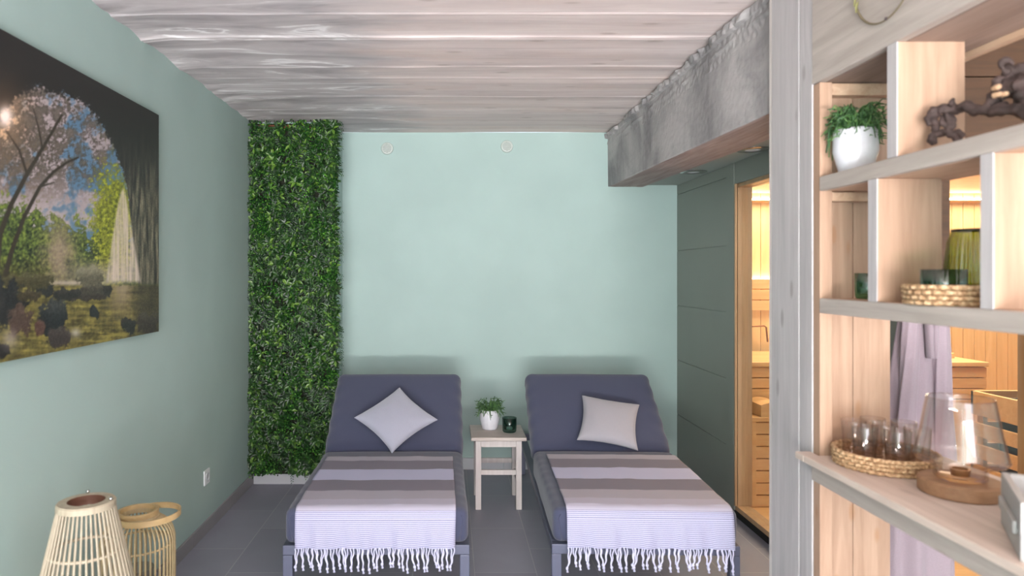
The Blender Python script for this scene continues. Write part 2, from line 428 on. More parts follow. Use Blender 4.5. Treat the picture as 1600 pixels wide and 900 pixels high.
# soffit over the aisle, with the two round downlights
struct(MB().box(1.43, 1.775, 2.64, D, 2.112, CZ).build('trim_1', plaster('soffit_paint', srgb(150, 158, 152), 3)))
for (px_, py_, lab) in ((1083, 268, 'flat round ceiling downlight, unlit, under the soffit close to the back wall'), (1178, 233, 'flat round ceiling downlight, unlit, half hidden by the grey wooden post')):
    Yc = (2.112-HC)*F/(VY-py_); Xc = (px_-VX)*Yc/F
    e = empty('ceiling_downlight', (min(Xc, 1.60), Yc, 2.111), 0, lab, 'ceiling light')
    MB().lathe([(.040, -.006), (.078, -.006), (.085, -.001), (.085, 0), (.040, 0), (.040, -.006)], n=40).build('trim_ring', CHROME, e, smooth=True)
    MB().lathe([(0, -.002), (.040, -.002), (.040, 0.0), (0, 0.0)], n=32).build('lens', WHITE, e)

# ---------------------------------------------------------------- sauna cabin
pm = MB(); zs = [0.05, .41, .814, 1.219, 1.623, 2.04, 2.112]
for a, b_ in zip(zs[:-1], zs[1:]): pm.box(XP, XP+.02, 4.152, D, a+.002, b_-.002)
pm.box(XP+.006, 1.77, 4.152, D, 0.05, 2.112)
struct(pm.build('wall_sauna', PANEL))
struct(MB().box(XP+.02, 1.77, 2.55, D, 0, .05).build('trim_2', DARK))
fr = MB(); fr.box(XP-.004, 1.765, 4.03, 4.149, .05, 2.112); fr.box(XP-.002, 1.765, 2.55, 4.03, 1.985, 2.112); fr.box(XP-.002, 1.765, 2.55, 2.72, .05, 1.985)
struct(fr.build('door_1', PANEL, bevel=.002))
jb = MB(); jb.box(XP+.01, 1.785, 4.008, 4.03, .08, 1.985); jb.box(XP+.01, 1.785, 2.72, 4.008, 1.963, 1.985); jb.box(XP+.004, 1.775, 2.72, 4.03, .052, .08)
jb.box(XP-.006, XP+.006, 4.008, 4.022, .08, 1.985)
struct(jb.build('trim_3', JAMB, bevel=.001))
struct(MB().box(1.722, 1.73, 2.76, 4.006, .085, 1.96).build('window_2', pane_glass('sauna_door_glass')))
# wall of the cabin that faces the camera, with its window
YF = 2.55
wm = MB()
for a, b_ in ((0, .7), (.704, 1.4), (1.404, 2.19), (2.195, CZ)):
    wm.box(XP, 1.878, YF, YF+.08, a, b_); wm.box(2.30, 4.6, YF, YF+.08, a, b_)
wm.box(1.878, 2.30, YF, YF+.08, 1.92, 2.19); wm.box(1.878, 2.30, YF, YF+.08, 2.195, CZ); wm.box(1.878, 2.30, YF, YF+.08, 0, .10)
struct(wm.build('wall_cabin_front', BROWN))
struct(MB().box(2.208, 2.30, YF-.012, YF+.09, .10, 1.92).build('trim_4', wood('window_jamb_timber', srgb(150, 104, 62), srgb(176, 128, 80), 'Z', (.5, .3, .1), 0, .5, 10)))
struct(MB().box(1.878, 2.208, YF+.03, YF+.038, .10, 1.92).build('window_3', pane_glass('cabin_window_glass')))
# inside of the cabin
struct(MB().box(1.775, 4.6, 2.635, 5.04, .0, .06).build('floor_sauna', SAUNA))
struct(MB().box(1.776, 4.6, 2.635, 5.05, 2.04, CZ).build('ceiling_sauna', SAUNA_Z))
wv = MB(); x = 1.776
while x < 4.6:
    wv.box(x, min(x+.078, 4.6), 4.95, 4.965, .06, 2.04); x += .082
wv.box(1.776, 4.6, 4.96, D, .06, 2.04)
struct(wv.build('wall_sauna_back', SAUNA_Z, bevel=.001))
wr = MB(); y = 2.64
while y < 4.95:
    wr.box(4.55, 4.565, y, min(y+.078, 4.95), .06, 2.04); y += .082
struct(wr.build('wall_sauna_right', SAUNA_Z))
LED = emit('warm_led', (1.0, .84, .58, 1), 12)
o = empty('cove_led_strip', (0, 0, 0), 0, 'glowing warm light strip along the sauna ceiling edge', 'led light')
MB().box(1.80, 4.5, 4.925, 4.948, 1.985, 2.0).build('led_strip', LED, o); MB().box(1.80, 4.5, 4.895, 4.948, 1.972, 1.984).build('cove_ledge', SAUNA, o)
o = empty('backrest_led_strip', (0, 0, 0), 0, 'glowing warm light strip behind the top of the sauna backrest', 'led light')
MB().box(1.80, 3.3, 4.925, 4.945, 1.40, 1.415).build('led_strip', LED, o)
MB().box(1.80, 3.3, 4.925, 4.949, 1.385, 1.399).build('led_channel', CHROME, o)
e = empty('bench_backrest', (0, 0, 0), 0, 'horizontal timber backrest boards above the upper sauna bench', 'backrest')
for z0 in (1.345, 1.268, 1.19): MB().box(1.80, 3.3, 4.87, 4.895, z0, z0+.07).build('backrest_board', SAUNA, e, bevel=.002)
for xx in (1.95, 3.1): MB().box(xx, xx+.04, 4.8955, 4.948, 1.19, 1.375).build('bracket', SAUNA, e)
# L hook on the wall
MB().tube([(2.15, 4.94, 1.075), (2.15, 4.86, 1.075), (2.25, 4.86, 1.08), (2.265, 4.86, 1.07), (2.275, 4.86, .965)], .006, 6).build('towel_hook', simple('dark_copper', srgb(120, 76, 46), .4, .6))
tag(bpy.data.objects['towel_hook'], 'small bent metal towel hook on the sauna wall under the backrest', 'hook')
def bench(name, label, x0, x1, y0, y1, zt, zlow, nfront, slats_top):
    e = empty(name, (0, 0, 0), 0, label, 'bench')
    n = slats_top; wd = (y1-y0)/n
    for i in range(n): MB().box(x0, x1, y0+i*wd, y0+(i+1)*wd-.006, zt-.028, zt).build('seat_slat', SAUNA, e, bevel=.004)
    h = (zt-.03-zlow)/nfront
    for i in range(nfront): MB().box(x0+.035, x1-.035 if name != 'sauna_upper_bench' else x1, y0+.02, y0+.04, zlow+i*h, zlow+(i+1)*h-.006).build('front_board', SAUNA, e, bevel=.002)
    MB().box(x0, x0+.035, y0+.012, y0+.05, zlow, zt-.029).build('end_post', SAUNA, e, bevel=.002)
    if x1 > 2: MB().box(x1-.035, x1, y0+.042, y1-.01, zlow, zt-.029).build('end_panel', SAUNA, e, bevel=.002)
bench('sauna_upper_bench', 'upper timber sauna bench against the far cabin wall', 1.79, 3.37, 4.24, 4.86, .90, .60, 4, 6)
bench('sauna_lower_bench', 'lower timber sauna bench with slatted front', 1.79, 3.0, 4.03, 4.235, .60, .062, 7, 2)
def headrest(loc, rz, label):
    m = MB()
    def sec(u): return .055+.03*math.sin(u*PI*1.6+.5)
    def fn(u, v):
        X_ = -.17+.34*u; a = [(-.10, 0), (-.10, sec(u)), (.10, sec(u)), (.10, 0), (-.10, 0)][int(round(v*4))]
        return (X_, a[0], a[1])
    m.grid(fn, 24, 4); 
    m.f.append(tuple(range(0, 4))); b = 24*5; m.f.append(tuple(b+i for i in (3, 2, 1, 0)))
    o = m.build('sauna_headrest', SAUNA, None); o.location = loc; o.rotation_euler = (0, 0, rz)
    tag(o, label, 'headrest', 'sauna headrests')
headrest((3.12, 4.52, .901), R(5), 'wavy wooden headrest lying on the upper sauna bench')
headrest((2.02, 4.135, .601), R(0), 'wavy wooden headrest lying on the lower sauna bench')
# heater behind a slatted timber guard
e = empty('sauna_heater', (3.2, 3.42, .06), 0, 'sauna heater behind a horizontally slatted timber guard', 'sauna heater')
hx, hy0, hy1 = .30, -.42, .36
for i in range(6):
    z0 = .03+i*.117; m = MB()
    m.box(-hx, -hx+.02, hy0, hy1, z0, z0+.075 if i < 5 else z0+.13); m.box(-hx, hx, hy0, hy0+.02, z0, z0+.075 if i < 5 else z0+.13)
    m.box(hx-.02, hx, hy0, hy1, z0, z0+.075 if i < 5 else z0+.13); m.box(-hx, hx, hy1-.02, hy1, z0, z0+.075 if i < 5 else z0+.13)
    m.build('guard_slat', SAUNA, e, bevel=.003)
for sx in (-1, 1):
    for yy in (hy0+.025, hy1-.065): MB().box(sx*(hx-.03)-.012, sx*(hx-.03)+.012, yy, yy+.04, 0, .72).build('guard_post', SAUNA, e)
MB().box(-.22, .22, -.32, .26, .02, .66).build('heater_body', simple('black_steel', srgb(34, 30, 28), .5, .3), e)
m = MB(); m.box(-.24, .24, -.34, -.32, .66, .72); m.box(-.24, .24, .26, .28, .66, .72); m.box(-.24, -.22, -.34, .28, .66, .72); m.box(.22, .24, -.34, .28, .66, .72)
m.build('steel_rim', CHROME, e)
random.seed(5)
m = MB()
for i in range(60):
    c = Vector((random.uniform(-.19, .19), random.uniform(-.29, .23), random.uniform(.66, .70))); rr = random.uniform(.03, .045); ph = random.random()*9
    m.grid(lambda u, v: c + rr*(1+.25*mn.noise(Vector((u*6, v*3, ph))))*Vector((math.sin(v*PI)*math.cos(2*PI*u), math.sin(v*PI)*math.sin(2*PI*u), .8*math.cos(v*PI))), 8, 5, True)
tag(m.build('sauna_stones', simple('dark_stone', srgb(90, 86, 84), .9), e), kind='stuff')

# ---------------------------------------------------------------- shelving partition
SX = 1.15
post = empty('wooden_post', (0, 0, 0), 0, 'grey-glazed full-height knotty wooden post at the end of the shelving', 'post')
MB().box(SX+.006, SX+.26, 2.43, 2.46, 0, CZ).build('edge_board', wood('pale_edge_board', srgb(214, 206, 202), srgb(234, 226, 222), 'Z', (.4, .3, .2), 0), post, bevel=.004)
MB().box(SX, SX+.26, 2.237, 2.428, 0, CZ).build('board', GLAZE_Z, post, bevel=.004)
MB().box(SX, SX+.045, 2.155, 2.232, 0, CZ).build('stud', GLAZE_Z, post, bevel=.004)
unit = empty('shelf_unit', (0, 0, 0), 0, 'tall open pine shelving with grey-glazed edges dividing the rooms', 'shelf')
NEAR = .95
MB().box(SX+.046, SX+.135, 2.166, 2.234, 0, 2.05).build('end_panel', PINE, unit, bevel=.001)
MB().box(SX+.137, SX+.255, 2.166, 2.234, 0, 2.05).build('end_panel', PINE, unit, bevel=.001)
MB().box(SX+.003, SX+.042, 2.115, 2.154, .0, 2.05).build('front_stud', PINE, unit, bevel=.002)
MB().box(SX+.046, SX+.24, 2.125, 2.164, 2.012, 2.049).build('batten', PINE_Y, unit, bevel=.002)
MB().box(SX+.046, SX+.20, 2.125, 2.164, 1.680, 1.708).build('batten', PINE_Y, unit, bevel=.002)
fasc = MB(); fasc.box(SX-.002, SX+.03, NEAR, 2.154, 2.052, CZ-.002)
fasc.build('fascia_board', GLAZE_Y, unit, bevel=.004)
MB().box(SX+.032, SX+.27, NEAR, 2.154, 2.052, 2.085).build('header_underside', wood('stained_header', srgb(128, 108, 98), srgb(160, 138, 126), 'Y', (.2, .13, .1), .5), unit)
MB().box(SX+.245, SX+.268, NEAR, 2.154, 2.035, 2.051).build('rear_batten', PINE_Y, unit)
def shelf(name, z0, z1, x1, mat_top):
    MB().box(SX, SX+.022, NEAR, 2.114, z0, z1).build('shelf_edge', GLAZE_Y, unit, bevel=.004)
    MB().box(SX+.0225, x1, NEAR, 2.114, z0, z1).build('shelf_board', mat_top, unit, bevel=.002)
shelf('a', 1.710, 1.755, 1.38, PINE_Y); shelf('b', 1.330, 1.376, 1.38, PINE_Y)
def divider(y0, z0, z1, y_th=.038):
    MB().box(SX+.002, SX+.005, y0, y0+y_th, z0, z1).build('divider_edge', GLAZE_Z, unit)
    MB().box(SX+.0052, SX+.178, y0, y0+y_th, z0, z1).build('divider_board', PINE, unit, bevel=.001)
divider(1.75, 1.7555, 2.0515); divider(1.832, 1.3765, 1.7095); divider(1.44, 1.3765, 1.7095, .034)
# deeper bottom shelf
MB().box(1.10, 1.53, NEAR, 2.112, .866, .887).build('counter_board', GLAZE_TOP, unit, bevel=.003)
MB().box(1.10, 1.1485, 2.112, 2.165, .866, .887).build('counter_lip', GLAZE_TOP, unit, bevel=.003)
MB().box(1.118, 1.145, NEAR, 2.10, .815, .8655).build('counter_apron', GLAZE_Y, unit, bevel=.003)
MB().box(1.45, 1.48, NEAR, 2.10, .815, .8655).build('counter_rail', GLAZE_Y, unit, bevel=.003)

# ---------------------------------------------------------------- picture
def print_mat():
    m = Nt('printed_canvas'); a = m.add('ShaderNodeVertexColor', layer_name='print'); m.col(a.outputs['Color']); m.rough(.45); return m.m
def paint(px, py):
    """Colour (linear) of the printed landscape; px, py are its own picture coordinates."""
    n = px.size
    def N(s, sy=None, z=0.0, oct=4):
        sy = sy or s; out = np.empty(n)
        for i in range(n): out[i] = mn.fractal(Vector((px[i]*s, py[i]*sy, z)), .7, 2.0, oct)
        return out
    def sm(a, b, x): t = np.clip((x-a)/(b-a), 0, 1); return t*t*(3-2*t)
    C = np.zeros((n, 3))
    def lay(mask, c):
        nonlocal C
        c = np.asarray(c, float); C = C*(1-mask[:, None]) + (c if c.ndim == 2 else c[None, :])*mask[:, None]
    n1 = N(.02, None, 1); n2 = N(.06, None, 2); n3 = N(.2, None, 3); n4 = N(.5, None, 4); nv = N(.25, .02, 5); nh = N(.02, .2, 6)
    C[:] = (96, 134, 166)
    lay(sm(-.25, .3, n1+n2*.5+.5*sm(130, 60, px)), (186, 172, 176))
    # sun glow on the left
    g = np.exp(-(((px-8)/38)**2+((py-185)/60)**2)); lay(np.clip(g*1.1, 0, 1), (214, 170, 130))
    # canopy speckle
    can = sm(-.35, .45, n3*.6+n4*.3+n2*.9+.1+.35*sm(120, 40, px)) * sm(335, 255, py) * sm(215, 150, px)
    lay(can*.86, np.array((78, 70, 62))[None, :] + np.outer(n2*30+n4*20, (1, .95, .9)))
    lay(sm(.1, .6, n3+n2) * sm(160, 240, py)*.5*sm(120, 20, px), (110, 90, 66))
    # green bank of trees
    bank = 345 - 25*n2*1.5 - 20*n3 - 25*np.exp(-((px-20)/40)**2) + 20*np.exp(-((px-140)/18)**2)
    gm = sm(-8, 8, py-bank); gc = np.array((74, 92, 38))[None, :] + np.outer(n3*70+n2*40, (1.0, 1.05, .35)); lay(gm, gc)
    # bright tree beside the fall
    bt = sm(10, -10, np.hypot((px-178)/1.0, (py-350)/2.4) - 34 - 14*n3 - 10*n2)
    lay(bt, np.array((132, 140, 34))[None, :] + np.outer(n3*70+n4*30, (1, 1, .3)))
    low = sm(385, 440, py)*sm(180, 40, px); lay(low*.7, np.array((70, 62, 34))[None, :] + np.outer(n3*50, (1, .9, .6)))
    # mist
    lay(np.clip(np.exp(-(((px-92-n2*10)/24)**2+((py-395)/52)**2)), 0, 1)*.8, (182, 156, 138))
    lay(np.clip(np.exp(-(((px-150)/46)**2+((py-428)/20)**2)), 0, 1)*.75, (176, 160, 146))
    # cave: dark overhang and right rock face
    bx = np.array([-400, -60, 0, 25, 60, 100, 135, 160, 178, 190, 198, 203, 210, 216, 250]); by = np.array([300, 240, 185, 150, 137, 148, 163, 195, 235, 262, 290, 330, 400, 446, 700])
    edge = np.interp(px, bx, by) + 9*n3 + 6*n2
    cave = sm(5, -5, py-edge)*sm(452, 440, py)
    rock = np.array((46, 44, 42))[None, :] + np.outer(nv*60 + n4*20 + 14, (1, .95, .75))*sm(170, 330, py)[:, None]
    rock = rock*(.62+.55*sm(200, 330, py))[:, None]; rock += np.outer(sm(185, 215, px)*sm(215, 330, py)*18, (1.1, 1.1, .6)); lay(cave, rock)
    # hanging vines at the edge
    vine = sm(.15, .55, nv+n4*.3)*sm(26, 0, abs(py-edge-14))*sm(150, 175, px); lay(vine*.7, (92, 92, 40))
    # trunks
    def trunk(pts, w0, w1):
        pts = np.array(pts, float); d = np.full(n, 1e9); wd = np.zeros(n); k = len(pts)-1
        for i in range(k):
            a, b = pts[i], pts[i+1]; ab = b-a; t = np.clip(((px-a[0])*ab[0]+(py-a[1])*ab[1])/(ab@ab), 0, 1)
            q = np.hypot(px-a[0]-t*ab[0], py-a[1]-t*ab[1]); m_ = q < d; d = np.where(m_, q, d); wd = np.where(m_, w0+(w1-w0)*(i+t)/k, wd)
        lay(sm(1.2, -1.0, d-wd), (52, 44, 34))
    trunk([(-8, 450), (0, 365), (18, 318), (42, 272), (66, 232), (82, 205), (96, 180)], 4.5, 1.6)
    trunk([(8, 430), (18, 392), (38, 338), (62, 292), (84, 268), (104, 254), (122, 246)], 3.8, 1.2)
    trunk([(62, 292), (84, 285)], 1.4, .6); trunk([(42, 272), (30, 235), (10, 205)], 2, .8); trunk([(66, 232), (60, 200), (52, 170)], 1.4, .6)
    trunk([(-40, 470), (-30, 380), (-22, 300), (-30, 220)], 5, 2)
    # water fall
    tt = np.clip((py-292)/150, 0, 1); l = 192-27*tt**.7; r = 194+27*tt**.9
    wfm = sm(-2, 3, px-l)*sm(-2, 4, r-px)*sm(290, 300, py)*sm(446, 436, py)
    st = N(.22, .008, 11); lay(np.clip(wfm*(.78+.4*st), 0, 1), (228, 212, 196))
    # pool
    pool = sm(443, 449, py + 3*n3); base = np.array((108, 100, 50))[None, :] + np.outer(nh*34+n3*14+n2*34+nv*10, (1.1, 1.05, .5)); lay(pool, base)
    lay(pool*np.exp(-((px-190-n2*10)/20)**2)*.75*sm(520, 440, py), (180, 160, 140))
    lay(sm(.0, .5, nh+n2*.8)*sm(500, 530, py)*sm(110, 160, px)*.6, (168, 158, 80))
    lay(pool*sm(200, 225, px)*.7, np.array((58, 54, 44))[None, :]+np.outer(n4*40, (1, .9, .8)))
    lay(np.exp(-(((px-115)/62)**2+((py-442)/4)**2))*.8, (200, 184, 170))
    def stone(cx, cy, rx, ry, c, top=26):
        d = (np.abs((px-cx)/rx)**2.6+np.abs((py-cy+ry*.2*np.sin(px*.3+cx))/ry)**2.2)**.42 + n3*.20 + n2*.22; msk = sm(1.08, .92, d)
        cc = np.array(c, float)[None, :] + np.outer(n4*18 + n3*14 + top*sm(.2, -.9, (py-cy)/ry), (1, 1, .85)); lay(msk, cc)
    stone(140, 434, 21, 17, (98, 94, 76), 46); stone(128, 462, 44, 8, (58, 52, 46), 24); stone(150, 452, 26, 7, (70, 66, 56)); stone(168, 452, 7, 8, (44, 42, 38))
    stone(104, 460, 22, 9, (36, 34, 32)); stone(70, 452, 14, 12, (34, 34, 34), 10); stone(40, 440, 44, 12, (66, 62, 36), 20); stone(2, 474, 40, 34, (24, 27, 31), 6); stone(30, 500, 20, 22, (74, 56, 48), 8)
    stone(84, 497, 22, 28, (26, 30, 34), 34); stone(92, 527, 18, 16, (54, 46, 44), 16); stone(62, 512, 8, 12, (84, 58, 50), 8); stone(147, 488, 7, 10, (32, 36, 38), 6)
    stone(201, 508, 12, 11, (38, 40, 38), 12); stone(230, 505, 16, 18, (56, 50, 44), 26); stone(4, 548, 12, 12, (28, 26, 26), 4); stone(45, 462, 20, 8, (60, 52, 34), 14)
    stone(-50, 490, 60, 40, (30, 30, 32), 10)
    lay(np.exp(-(((px-15)/13)**2+((py-530)/16)**2))*.6, (186, 176, 170)); lay(np.exp(-(((px-118)/8)**2+((py-520)/7)**2))*.7, (210, 206, 200))
    # sun star
    g = np.exp(-(((px-8)/11)**2+((py-182)/16)**2)); lay(np.clip(g*1.1, 0, .95), (250, 240, 240))
    g = np.exp(-(((px-5)/30)**2+((py-170)/50)**2)); C += np.outer(g*44, (1.1, .75, .45))
    C = np.clip(C*.93, 3, 255)/255
    return np.where(C <= .04045, C/12.92, ((C+.055)/1.055)**2.4)
PY0, PY1, PZ0, PZ1, PXF = 1.63, 3.128, 1.187, 2.184, XL+.028
pic = empty('wall_picture', (XL, 0, 0), 0, 'large unframed print of a waterfall seen from a dark cave, on left wall', 'picture')
pb = MB(); pb.box(.002, .0275, PY0, PY1, PZ0, PZ1); pb.build('backing_panel', simple('print_edge', srgb(60, 62, 60), .5), pic)
NU, NV = 430, 330
gm_ = MB(); gm_.grid(lambda u, v: (.0285, PY0+(PY1-PY0)*u, PZ0+(PZ1-PZ0)*v), NU, NV)
po = gm_.build('print', print_mat(), pic, smooth=False)
co = np.array(gm_.v); Yw = co[:, 1]; zw = co[:, 2]
ppx = VX-(-PXF)*F/Yw; ppy = VY+(HC-zw)*F/Yw
cols = paint(np.maximum(ppx, -200), ppy)
at = po.data.color_attributes.new('print', 'FLOAT_COLOR', 'POINT')
at.data.foreach_set('color', np.concatenate([cols, np.ones((len(cols), 1))], 1).astype(np.float32).ravel())

# ---------------------------------------------------------------- socket and wall vents
e = empty('wall_socket', (XL, 3.81, .313), 0, 'small white power socket low on the left wall', 'socket')
MB().box(.0005, .009, -.041, .041, -.041, .041).build('face_plate', WHITE, e, bevel=.003)
MB().lathe([(.0, .0095), (.019, .0095), (.022, .0125), (.026, .0125), (.026, .009), (0, .009)], n=32, axis='X').build('socket_well', simple('socket_grey', srgb(190, 194, 198), .4), e)
for (px_, py_, lab) in ((605, 232, 'round white louvred air vent on mint wall, the one nearer the green wall'), (792, 229, 'round white louvred air vent on mint wall, the one nearer the beam')):
    p = P(px_, py_, D); e = empty('wall_vent', (p.x, D, p.z), 0, lab, 'air vent', 'round wall vents')
    VM = simple('vent_cream', srgb(206, 214, 208), .5)
    MB().lathe([(.034, -.012), (.042, -.010), (.046, -.001), (.034, -.001), (.034, -.012)], n=40, axis='Y').build('vent_ring', VM, e, smooth=True)
    m = MB()
    for i in range(8):
        z = -.028+i*.008; h = math.sqrt(max(0, .034**2-z*z)); m.box(-h, h, -.009, -.005, z-.0022, z+.0022)
    m.build('louvres', VM, e); MB().lathe([(0, -.0015), (.034, -.0015), (.034, -.0005), (0, -.0005)], n=32, axis='Y').build('vent_back', simple('vent_dark', srgb(120, 132, 126), .8), e)

# ---------------------------------------------------------------- green wall
def leaf_mat():
    m = Nt('artificial_leaves'); g = m.add('ShaderNodeNewGeometry'); a = m.add('ShaderNodeVertexColor', layer_name='kind')
    rnd = g.outputs['Random Per Island']
    c = m.ramp(rnd, [(0, srgb(14, 34, 16)), (.45, srgb(28, 58, 25)), (.8, srgb(48, 84, 34)), (.97, srgb(98, 130, 58))])
    c = m.mix(1.0, c, a.outputs['Color'], 'MULTIPLY')
    m.col(c); m.rough(.42); m.b.inputs['Specular IOR Level'].default_value = .5
    return m.m
random.seed(11)
class Leaves:
    def __init__(s): s.v = []; s.f = []; s.c = []
    def leaf(s, p, d, n, L, W, c, curl=.25):
        d = d.normalized(); side = d.cross(n); side = side.normalized() if side.length > 1e-6 else d.orthogonal().normalized(); up = side.cross(d)
        b = len(s.v)
        for t, w_ in ((0, .12), (.3, .8), (.62, 1.0), (1, .0)):
            c0 = p + d*L*t - up*curl*L*t*t*-1*(-1)
            if w_ > 0 and t < 1:
                s.v += [tuple(c0-side*W*w_/2+up*W*.18), tuple(c0), tuple(c0+side*W*w_/2+up*W*.18)]
            else: s.v.append(tuple(c0))
        s.f += [(b, b+1, b+4, b+3), (b+1, b+2, b+5, b+4), (b+3, b+4, b+7, b+6), (b+4, b+5, b+8, b+7), (b+6, b+7, b+9), (b+7, b+8, b+9)]
        s.c += [c]*10
def build_leaves(L, name, mat, parent):
    me = bpy.data.meshes.new(name); me.from_pydata(L.v, [], L.f); me.materials.append(mat)
    at = me.color_attributes.new('kind', 'FLOAT_COLOR', 'POINT')
    at.data.foreach_set('color', np.array([(*c, 1) for c in L.c], np.float32).ravel())
    o = bpy.data.objects.new(name, me); COL.objects.link(o); o.parent = parent; return o
gw = empty('green_wall', (0, 0, 0), 0, 'tall narrow green wall of artificial leaves in the far left corner', 'green wall')
MB().box(XL+.001, CH_X+.012, CH_Y-.03, CH_Y-.0125, .075, 2.485).build('backing_panel', simple('moss_backing', srgb(30, 34, 20), .95), gw)
MB().box(XL+.014, CH_X-.008, CH_Y-.036, CH_Y-.031, 2.455, 2.475).build('top_edge', simple('brown_mesh_edge', srgb(110, 62, 40), .8), gw)
LV = Leaves(); x0, x1, z0, z1 = XL+.022, CH_X+.022, .10, 2.485
def gwc():
    if random.random() < .13: return x1-abs(random.gauss(0, .022)), random.uniform(z0, z1)
    if random.random() < .06: return x0-.012+abs(random.gauss(0, .015)), random.uniform(z0, z1)
    return random.uniform(x0, x1), random.uniform(z0, z1)
for i in range(3300):           # sprigs
    x, z = gwc(); k = mn.noise(Vector((x*6, z*6, 3))) + random.uniform(-.28, .28)
    dep = CH_Y-.035 - random.uniform(0, .045) - .03*mn.noise(Vector((x*9, z*9, 0)))
    ctr = Vector((x, dep, z))
    if k > .22:      # small round-leaved bright sprig
        for j in range(12):
            a = random.uniform(0, 2*PI); rr = random.uniform(.0, .032); d = Vector((math.cos(a), -.9, math.sin(a)))
            LV.leaf(ctr+Vector((math.cos(a)*rr, -random.uniform(.0, .03), math.sin(a)*rr)), d, Vector((random.uniform(-.4, .4), -1, .4)), .014, .011, (.9, 1.35, .85), .1)
    elif k > -.05:     # broad glossy leaves in a rosette
        nl = random.randint(5, 7); ph = random.random()*6; Ln = random.uniform(.030, .052)
        for j in range(nl):
            a = ph+2*PI*j/nl; d = Vector((math.cos(a), -random.uniform(.25, .9), math.sin(a)))
            LV.leaf(ctr-Vector((0, .012, 0)), d, Vector((0, -1, .5)), Ln, Ln*.42, (1.05, 1.1, .75), .3)
    elif k > -.28:   # narrow fern-like fronds
        a0 = random.uniform(0, 2*PI); d0 = Vector((math.cos(a0), -.8, math.sin(a0)))
        for j in range(9):
            t = j/8; p = ctr+d0*.055*t; sd = d0.cross(Vector((0, 1, .2))).normalized()*(1 if j % 2 else -1)
            LV.leaf(p, d0*.7+sd, Vector((0, -1, .3)), .022*(1-.3*t), .005, (.75, 1.0, .8), .1)
    else:            # long blades
        for j in range(6):
            a = random.uniform(0, 2*PI); LV.leaf(ctr, Vector((math.cos(a), -.8, math.sin(a))), Vector((0, -1, .5)), random.uniform(.035, .055), .009, (.62, .8, .62), .5)
for i in range(46):             # wispy sprigs over the right rim
    z = random.uniform(z0, z1); ctr = Vector((x1-.01, CH_Y-.05, z)); d0 = Vector((1, -.2, random.uniform(-.5, .5)))
    for j in range(9):
        t = j/8; p = ctr+d0*.055*t; sd = Vector((0, -.2, 1 if j % 2 else -1))
        LV.leaf(p, d0*.8+sd, Vector((0, -1, .1)), .02*(1-.4*t), .004, (.7, .95, .8), .1)
tag(build_leaves(LV, 'foliage', leaf_mat(), gw), kind='stuff')

# ---------------------------------------------------------------- sun loungers
HINGE, SEAT_Z, BACK_L, BACK_A, BT = .968, .44, .66, R(35), .13
def make_lounger(label):
    e = empty('sun_lounger', (0, 0, 0), 0, label, 'sun lounger', 'sun loungers')
    L, Wd, T = 2.03, .80, .042
    f = MB(); zr0, zr1 = .248, .29
    f.box(-Wd/2, -Wd/2+T, T, L-T, zr0, zr1); f.box(Wd/2-T, Wd/2, T, L-T, zr0, zr1)
    f.box(-Wd/2, Wd/2, 0, T, zr0, zr1); f.box(-Wd/2, Wd/2, L-T, L, zr0, zr1)
    for y in (.35, .70, HINGE): f.box(-Wd/2+T, Wd/2-T, y, y+.03, zr0, zr1-.012)
    f.build('frame', FRAME, e, bevel=.003)
    for sx in (-1, 1):
        for y in (0, L-T): MB().box(sx*(Wd/2-T/2)-T/2, sx*(Wd/2-T/2)+T/2, y, y+T, 0, zr0-.0005).build('leg', FRAME, e, bevel=.003)
    # backrest support
    bf = MB(); M = Matrix.Translation((0, HINGE+.09, .335)) @ Matrix.Rotation(BACK_A, 4, 'X')
    bf.box(-.37, -.335, 0, BACK_L-.03, -.022, 0, M); bf.box(.335, .37, 0, BACK_L-.03, -.022, 0, M); bf.box(-.335, .335, BACK_L-.065, BACK_L-.03, -.022, 0, M)
    bf.build('backrest_frame', FRAME, e, bevel=.002)
    top = M @ Vector((0, BACK_L-.2, -.012)); 
    for sx in (-.30, .30): MB().tube([(sx, top.y, top.z), (sx, top.y+.18, .27)], .011, 8).build('support_strut', FRAME, e, smooth=True)
    mm = MB()
    def dsp(o, n):
        q = Vector((o.x*3, o.y*5, 0)); a = .004*mn.noise(q)
        if n.z > .5: a += .006*(1-(abs(o.x)/.40)**4)
        if n.z > .5 and abs(o.x) > .3: a += .002*math.sin(o.y*60+o.x*20)*(abs(o.x)-.3)*8
        return a
    rbox(mm, .79, HINGE-.004, .15, .035, (30, 36, 5), Matrix.Translation((0, HINGE/2, .366)), dsp)
    mm.build('seat_mattress', LNG, e, smooth=True)
    # piping along the foot end
    for sx in (-1, 1): MB().tube([(sx*.355, .004, .305), (sx*.372, .003, .40), (sx*.362, .006, .418)], .003, 6).build('piping', LNG, e, smooth=True)
    mb2 = MB()
    def dsp2(o, n):
        a = .004*mn.noise(Vector((o.x*3, o.y*6, 4)))
        if n.z > .5: a += .008*(1-(abs(o.x)/.40)**4)*(1-(abs(o.y)/.34)**6)
        if abs(o.x) > .28 and n.z > -.1: a += .0025*math.sin(o.y*48+abs(o.x)*30)*max(0, (abs(o.x)-.28))*9
        return a
    M2 = Matrix.Translation((0, HINGE, SEAT_Z)) @ Matrix.Rotation(BACK_A, 4, 'X') @ Matrix.Translation((0, BACK_L/2, -BT/2))
    rbox(mb2, .80, BACK_L, BT, .05, (30, 26, 3), M2, dsp2)
    mb2.build('back_mattress', LNG, e, smooth=True)
    return e
l1 = make_lounger('blue-grey sun lounger nearest the green wall, diamond-turned pale cushion on it')
l1.location = (-.3155, 2.906, 0); l1.rotation_euler = (0, 0, R(.5))
l2 = copy_tree(l1); l2.location = (.838, 2.906, 0); l2.rotation_euler = (0, 0, R(-1.9))
